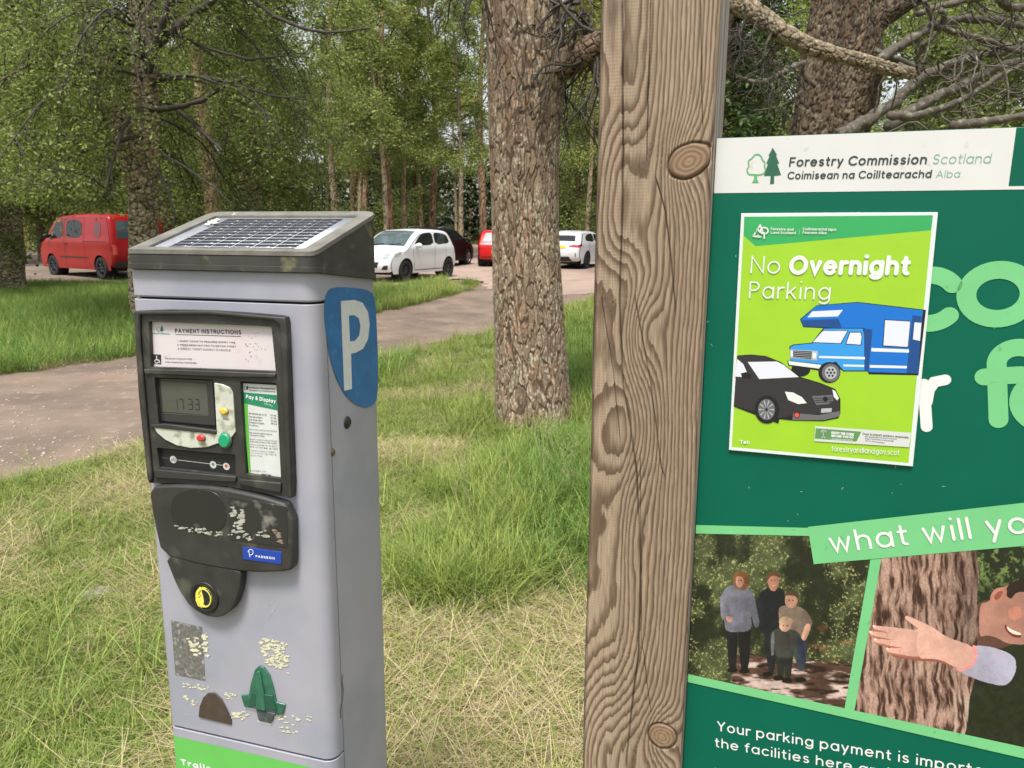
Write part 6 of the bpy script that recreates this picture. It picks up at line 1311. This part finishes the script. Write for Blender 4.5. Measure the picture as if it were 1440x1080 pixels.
    def wheel(s, rim, spokes=10, style=.5):
        for wx in s.wheels:
            for sg in (1, -1):
                y = sg*(s.W/2-.035); w = empty('wheel'); w.parent = s.root; w.location = (wx, y, s.wr); r_ = s.wr
                b = MB(); b.lathe([(r_*.66, -.0*sg), (r_*.70, .012*sg), (r_*.93, .012*sg), (r_, -.02*sg), (r_, -.18*sg), (r_*.9, -.2*sg), (r_*.62, -.2*sg), (r_*.62, -.03*sg), (r_*.66, 0)], 32, 'y'); b.build('tyre', tyrem, w, True)
                b = MB(); b.lathe([(r_*.67, .0), (r_*.64, .006*sg), (r_*.62, -.01*sg), (r_*.60, -.06*sg)], 32, 'y'); b.lathe([(0, .0), (r_*.13, -.002*sg), (r_*.16, -.015*sg)], 14, 'y')
                for k in range(spokes):
                    a = 2*math.pi*k/spokes; c_, s_ = math.cos(a), math.sin(a); pw2 = r_*.045*(10/spokes)**.5
                    q = [(r_*.1, -pw2*1.3, -.008*sg), (r_*.1, pw2*1.3, -.008*sg), (r_*.64, pw2, -.004*sg), (r_*.64, -pw2, -.004*sg)]; q2 = [(x_, y_, z_-.03*sg) for x_, y_, z_ in q]
                    V = [(x_*c_-y_*s_, z_, x_*s_+y_*c_) for x_, y_, z_ in q+q2]; b.add(V, [(0, 1, 2, 3), (7, 6, 5, 4), (0, 4, 5, 1), (1, 5, 6, 2), (2, 6, 7, 3), (3, 7, 4, 0)])
                b.build('rim', rim, w); b = MB(); b.lathe([(0, -.07*sg), (r_*.6, -.07*sg)], 20, 'y'); b.build('brake_disc', seamm, w)
    def mirror(s, x, z, m):
        for sg in (1, -1):
            bm = bmesh.new(); bmesh.ops.create_icosphere(bm, subdivisions=2, radius=1)
            y = sg*(float(s.hw(x, z))+.11)
            for v in bm.verts: v.co = Vector((x+v.co.x*.075*(1 if v.co.x > 0 else .55), y+v.co.y*.115, z+v.co.z*.075))
            me = bpy.data.meshes.new('mirror'); bm.to_mesh(me); bm.free()
            for p in me.polygons: p.use_smooth = True
            link('mirror', me, m, s.root)
    def plate(s, z, m, rear=True, t=0, w_=.52, h=.11):
        a = s.arcz(z, rear); p = s.strip_pt(a, t, .012); k = w_/s.W
        o = s.skin('number_plate', [(z-h/2, t-k), (z-h/2, t+k), (z+h/2, t+k), (z+h/2, t-k)], m, .014, 3, rear)
        return o
    def place(s, x, y, head): s.root.location = (x, y, float(gz(y))+.012); s.root.rotation_euler = (-.012*0, 0, head)
S0 = []
# white hatchback, seen from its front left
c = Car('parked_car', 'white five door hatchback with dark wheels parked left, facing the ticket machine', [(.10, .28), (.02, .36), (-.02, .55), (.02, .80), (.14, .98), (.34, 1.34), (.50, 1.47), (.9, 1.515), (1.6, 1.53), (2.2, 1.47), (2.55, 1.30), (2.98, 1.03), (3.15, .97), (3.5, .90), (3.72, .78), (3.83, .60), (3.86, .42), (3.80, .26)], 1.70, .97, 1.52, (.62, 3.07), .31, paint('white_paint', (.72, .74, .76)), .15, zlow=.21)
win = [(.52, 1.06), (1.55, 1.02), (2.72, 1.00), (2.48, 1.20), (2.20, 1.37), (1.70, 1.42), (1.0, 1.41), (.62, 1.34)]
c.side('side_window', [(.50, 1.08), (.62, 1.33), (.98, 1.40), (1.42, 1.41), (1.42, 1.04)], glassm); c.side('side_window', [(1.50, 1.04), (1.50, 1.41), (1.95, 1.40), (2.22, 1.33), (2.66, 1.02)], glassm)
glassw = mat('sky_toned_windscreen', (.10, .14, .17), .06, coat=1, spec=1); glassw.node_tree.nodes['Principled BSDF'].inputs['IOR'].default_value = 2.1  # paler blue base and raised IOR imitate bright sky reflected in the windscreen
c.skin('windscreen', [(1.03, -.86), (1.03, .86), (1.46, .80), (1.46, -.80)], glassw, .008, 10, False); c.skin('rear_window', [(1.06, -.78), (1.06, .78), (1.38, .72), (1.38, -.72)], glassm)
for sg in (1, -1):
    c.skin('headlight', [(.66, sg*.62), (.70, sg*.98), (.88, sg*.97), (.80, sg*.66)], clear, .010, 6, False); c.skin('fog_lamp', [(.34, sg*.62), (.34, sg*.90), (.48, sg*.94), (.46, sg*.74)], trimm, .008, 5, False); c.skin('tail_light', [(.72, sg*.80), (.72, sg*.99), (.98, sg*.97), (.96, sg*.86)], redl, .008)
c.skin('grille', [(.40, -.45), (.40, .45), (.56, .50), (.56, -.50)], trimm, .006, 6, False); c.side('headlight', [(3.36, .76), (3.66, .70), (3.60, .80), (3.30, .88)], clear, .006)
c.line([(1.46, .28), (1.46, 1.02)]); c.line([(2.62, .28), (2.70, .96)]); c.line([(.78, .58), (.82, 1.0)]); c.line([(.8, .30), (2.6, .30)], .012, 'sill', trimm); c.side('door_handle', [(1.56, .86), (1.74, .87), (1.74, .895), (1.56, .885)], c.pnt, .02); c.side('door_handle', [(.84, .87), (1.0, .88), (1.0, .905), (.84, .895)], c.pnt, .02)
c.plate(.50, wplate, False); c.wheel(darkrim, 10); c.mirror(2.52, 1.03, c.pnt)
b = MB()
for t_ in (-.5, .25): b.tube([c.strip_pt(c.arcz(1.035, False), t_, .02), c.strip_pt(c.arcz(1.06, False), t_+.2, .022), c.strip_pt(c.arcz(1.075, False), t_+.42, .022)], .012, 5)
b.build('wipers', trimm, c.root)
hd_ = math.atan2(-.9, -.44); x, y = at(571, 397, 23.4)[:2]
def set_by(c, px, Y, wx, side, head):
    """stand the car so that the wheel at wx on the given side is under photo column px at distance Y"""
    X = float(at(px, 360, Y)[0]); lx, ly = wx, side*c.W/2; c.place(X-(lx*math.cos(head)-ly*math.sin(head)), Y-(lx*math.sin(head)+ly*math.cos(head)), head)
set_by(c, 572, 23.2, 3.07, 1, math.atan2(-.90, -.44))
# black estate behind it
c = Car('parked_car', 'black crossover with silver wheels and roof rails parked behind the left white hatchback', [(.10, .30), (.0, .42), (-.03, .62), (.02, .95), (.12, 1.08), (.45, 1.45), (.60, 1.53), (1.2, 1.575), (2.0, 1.56), (2.5, 1.46), (3.25, 1.06), (3.5, 1.02), (4.0, .92), (4.25, .78), (4.33, .55), (4.28, .28)], 1.80, 1.02, 1.57, (.80, 3.45), .345, mat('black_paint', (.008, .008, .009), .4, spec=.3), .15, zlow=.24)
c.side('side_window', [(.62, 1.16), (.80, 1.42), (1.60, 1.46), (1.60, 1.08)], glassm); c.side('side_window', [(1.70, 1.07), (1.70, 1.46), (2.30, 1.42), (2.95, 1.07)], glassm); c.skin('rear_window', [(1.12, -.80), (1.12, .80), (1.44, .74), (1.44, -.74)], glassm); c.skin('windscreen', [(1.08, -.86), (1.08, .86), (1.5, .78), (1.5, -.78)], glassm, .008, 8, False)
for sg in (1, -1):
    c.skin('tail_light', [(.86, sg*.62), (.82, sg*.995), (1.06, sg*.99), (.98, sg*.70)], redl, .010); c.side('tail_light', [(.04, .84), (.30, .94), (.28, 1.02), (.08, 1.04)], redl, .006)
    b = MB(); b.tube([c.strip_pt(c.arcz(1.55)-.1, sg*.86, .03), c.strip_pt(c.arcz(1.56)+.4, sg*.86, .05), c.strip_pt(c.arcz(1.57)+1.0, sg*.86, .03)], .014, 6); b.build('roof_rail', alloy, c.root)
c.plate(.72, yplate); c.wheel(alloy, 5); c.mirror(2.75, 1.10, c.pnt); c.line([(1.65, .3), (1.65, 1.05)]); c.line([(2.9, .3), (2.95, 1.05)]); c.side('wheel_trim', [(.3, .30), (1.3, .30), (1.3, .36), (.3, .36)], trimm, .01)
set_by(c, 626, 30.5, .80, -1, math.atan2(.955, .30))
# red hatchback, rear towards the camera
c = Car('parked_car', 'bright red hatchback seen from behind beside the left edge of the large pine trunk', [(.10, .28), (.0, .36), (-.03, .56), (.01, .86), (.10, .98), (.40, 1.34), (.54, 1.43), (1.0, 1.47), (1.6, 1.47), (2.2, 1.38), (2.85, 1.0), (3.4, .88), (3.75, .7), (3.80, .45), (3.75, .26)], 1.70, .95, 1.46, (.62, 3.05), .30, paint('red_paint', (.52, .006, .008)), .17, zlow=.21)
c.skin('rear_window', [(1.01, -.78), (1.01, .78), (1.34, .70), (1.34, -.70)], mat('reflection_toned_glass', (.30, .34, .36), .08, coat=.6)); c.side('side_window', [(.52, 1.04), (.70, 1.32), (1.5, 1.38), (1.5, 1.0)], glassm); c.side('side_window', [(1.58, 1.0), (1.58, 1.38), (2.1, 1.34), (2.6, 1.0)], glassm); c.skin('windscreen', [(1.02, -.86), (1.02, .86), (1.38, .78), (1.38, -.78)], glassm, .008, 8, False)  # rear window: pale grey base colour stands in for a reflection
for sg in (1, -1): c.skin('tail_light', [(.74, sg*.74), (.74, sg*.98), (.96, sg*.96), (.94, sg*.78)], mat('tail_lens'), .009)
c.plate(.60, yplate); c.skin('bumper_line', [(.40, -.9), (.40, .9), (.415, .9), (.415, -.9)], seamm, .006); c.wheel(darkrim, 8); c.mirror(2.4, 1.0, c.pnt)
set_by(c, 672, 32., .62, 1, math.radians(86))
# white hatchback at right
c = Car('parked_car', 'white hatchback with yellow plate seen from behind between the large pine and the timber post', [(.12, .28), (.0, .38), (-.04, .60), (.0, .86), (.10, 1.02), (.36, 1.30), (.42, 1.40), (.55, 1.43), (1.2, 1.46), (1.9, 1.45), (2.5, 1.34), (3.15, 1.02), (3.9, .88), (4.25, .70), (4.32, .45), (4.26, .26)], 1.80, .97, 1.45, (.80, 3.47), .325, paint('white_paint'), .17, zlow=.21)
c.skin('rear_window', [(1.06, -.74), (1.06, .74), (1.28, .70), (1.28, -.70)], glassm); c.side('side_window', [(.62, 1.07), (.70, 1.22), (.95, 1.32), (1.6, 1.36), (1.6, 1.02)], glassm); c.side('side_window', [(1.68, 1.02), (1.68, 1.36), (2.3, 1.30), (2.95, 1.02)], glassm); c.skin('windscreen', [(1.04, -.86), (1.04, .86), (1.4, .78), (1.4, -.78)], glassm, .008, 8, False)
for sg in (1, -1):
    c.skin('tail_light', [(.86, sg*.46), (.83, sg*.99), (.96, sg*.985), (.90, sg*.50)], redl, .011); c.side('tail_light', [(.02, .84), (.22, .88), (.20, .96), (.03, .95)], redl, .007); c.skin('reflector', [(.46, sg*.80), (.46, sg*.84), (.62, sg*.86), (.62, sg*.82)], trimm, .007)
c.plate(.84, yplate); c.skin('rear_diffuser', [(.30, -.64), (.30, .64), (.48, .50), (.48, -.50)], trimm, .010); c.wheel(darkrim, 10); c.mirror(2.7, 1.05, c.pnt); c.line([(1.64, .28), (1.64, 1.0)]); c.line([(.95, .6), (.98, 1.0)])
b = MB(); b.tube([c.strip_pt(c.arcz(1.40), -.7, .03), c.strip_pt(c.arcz(1.40), 0, .035), c.strip_pt(c.arcz(1.40), .7, .03)], .02, 6); b.build('spoiler', c.pnt, c.root); c.skin('badge', [(.955, -.04), (.955, .04), (1.02, .04), (1.02, -.04)], alloy, .012, 4)
set_by(c, 827, 30.5, .80, -1, math.radians(66))
# red van
c = Car('parked_van', 'red camper van with dark side windows parked left under drooping birch branches', [(.10, .34), (.0, .44), (-.03, .70), (.02, 1.12), (.10, 1.50), (.22, 1.86), (.38, 1.95), (1.2, 1.975), (2.6, 1.97), (3.4, 1.90), (3.75, 1.72), (4.25, 1.22), (4.5, 1.12), (4.72, .98), (4.80, .70), (4.78, .34)], 1.90, 1.12, 1.96, (.74, 3.84), .335, paint('van_red_paint', (.33, .005, .007)), .10, zlow=.27, plan_=.05)
tag(c.root, cat='van')
c.side('side_window', [(.62, 1.26), (.62, 1.70), (1.02, 1.72), (1.02, 1.26)], mat('tinted_panel', (.12, .004, .005), .2, coat=.6), .006)
c.side('side_window', [(1.75, 1.24), (1.75, 1.76), (2.75, 1.77), (2.75, 1.22)], glassm); c.side('side_window', [(2.95, 1.22), (2.95, 1.76), (3.42, 1.72), (3.98, 1.20)], glassm)
c.skin('rear_window', [(1.22, -.80), (1.22, .80), (1.74, .76), (1.74, -.76)], mat('van_rear_glass', (.05, .07, .08), .06, coat=.6)); c.skin('windscreen', [(1.22, -.86), (1.22, .86), (1.76, .80), (1.76, -.80)], glassm, .008, 8, False)
for sg in (1, -1): c.skin('tail_light', [(.74, sg*.84), (.74, sg*.985), (1.04, sg*.985), (1.04, sg*.86)], mat('amber_red_lens', (.55, .06, .04), .2, coat=.5), .010)
c.plate(.90, mat('yellow_plate'), True, -.0); c.skin('rear_bumper', [(.36, -.95), (.36, .95), (.54, .96), (.54, -.96)], mat('grey_bumper', (.05, .05, .05), .6), .02); c.side('rub_strip', [(1.4, .62), (3.3, .62), (3.3, .655), (1.4, .655)], trimm, .012)
c.line([(1.62, .32), (1.62, 1.84)]); c.line([(2.88, .32), (2.88, 1.84)]); c.side('door_handle', [(2.70, 1.02), (2.86, 1.02), (2.86, 1.06), (2.70, 1.06)], trimm, .02); c.wheel(darkrim, 8); c.mirror(3.85, 1.28, trimm); c.line([(1.7, 1.12), (.3, 1.12)], .008)
b = MB(); b.tube([c.strip_pt(c.arcz(1.90), -.6, .02), c.strip_pt(c.arcz(1.90), .6, .02)], .015, 5); b.build('spoiler', c.pnt, c.root)
set_by(c, 139, 23.6, .74, 1, math.radians(180-36))
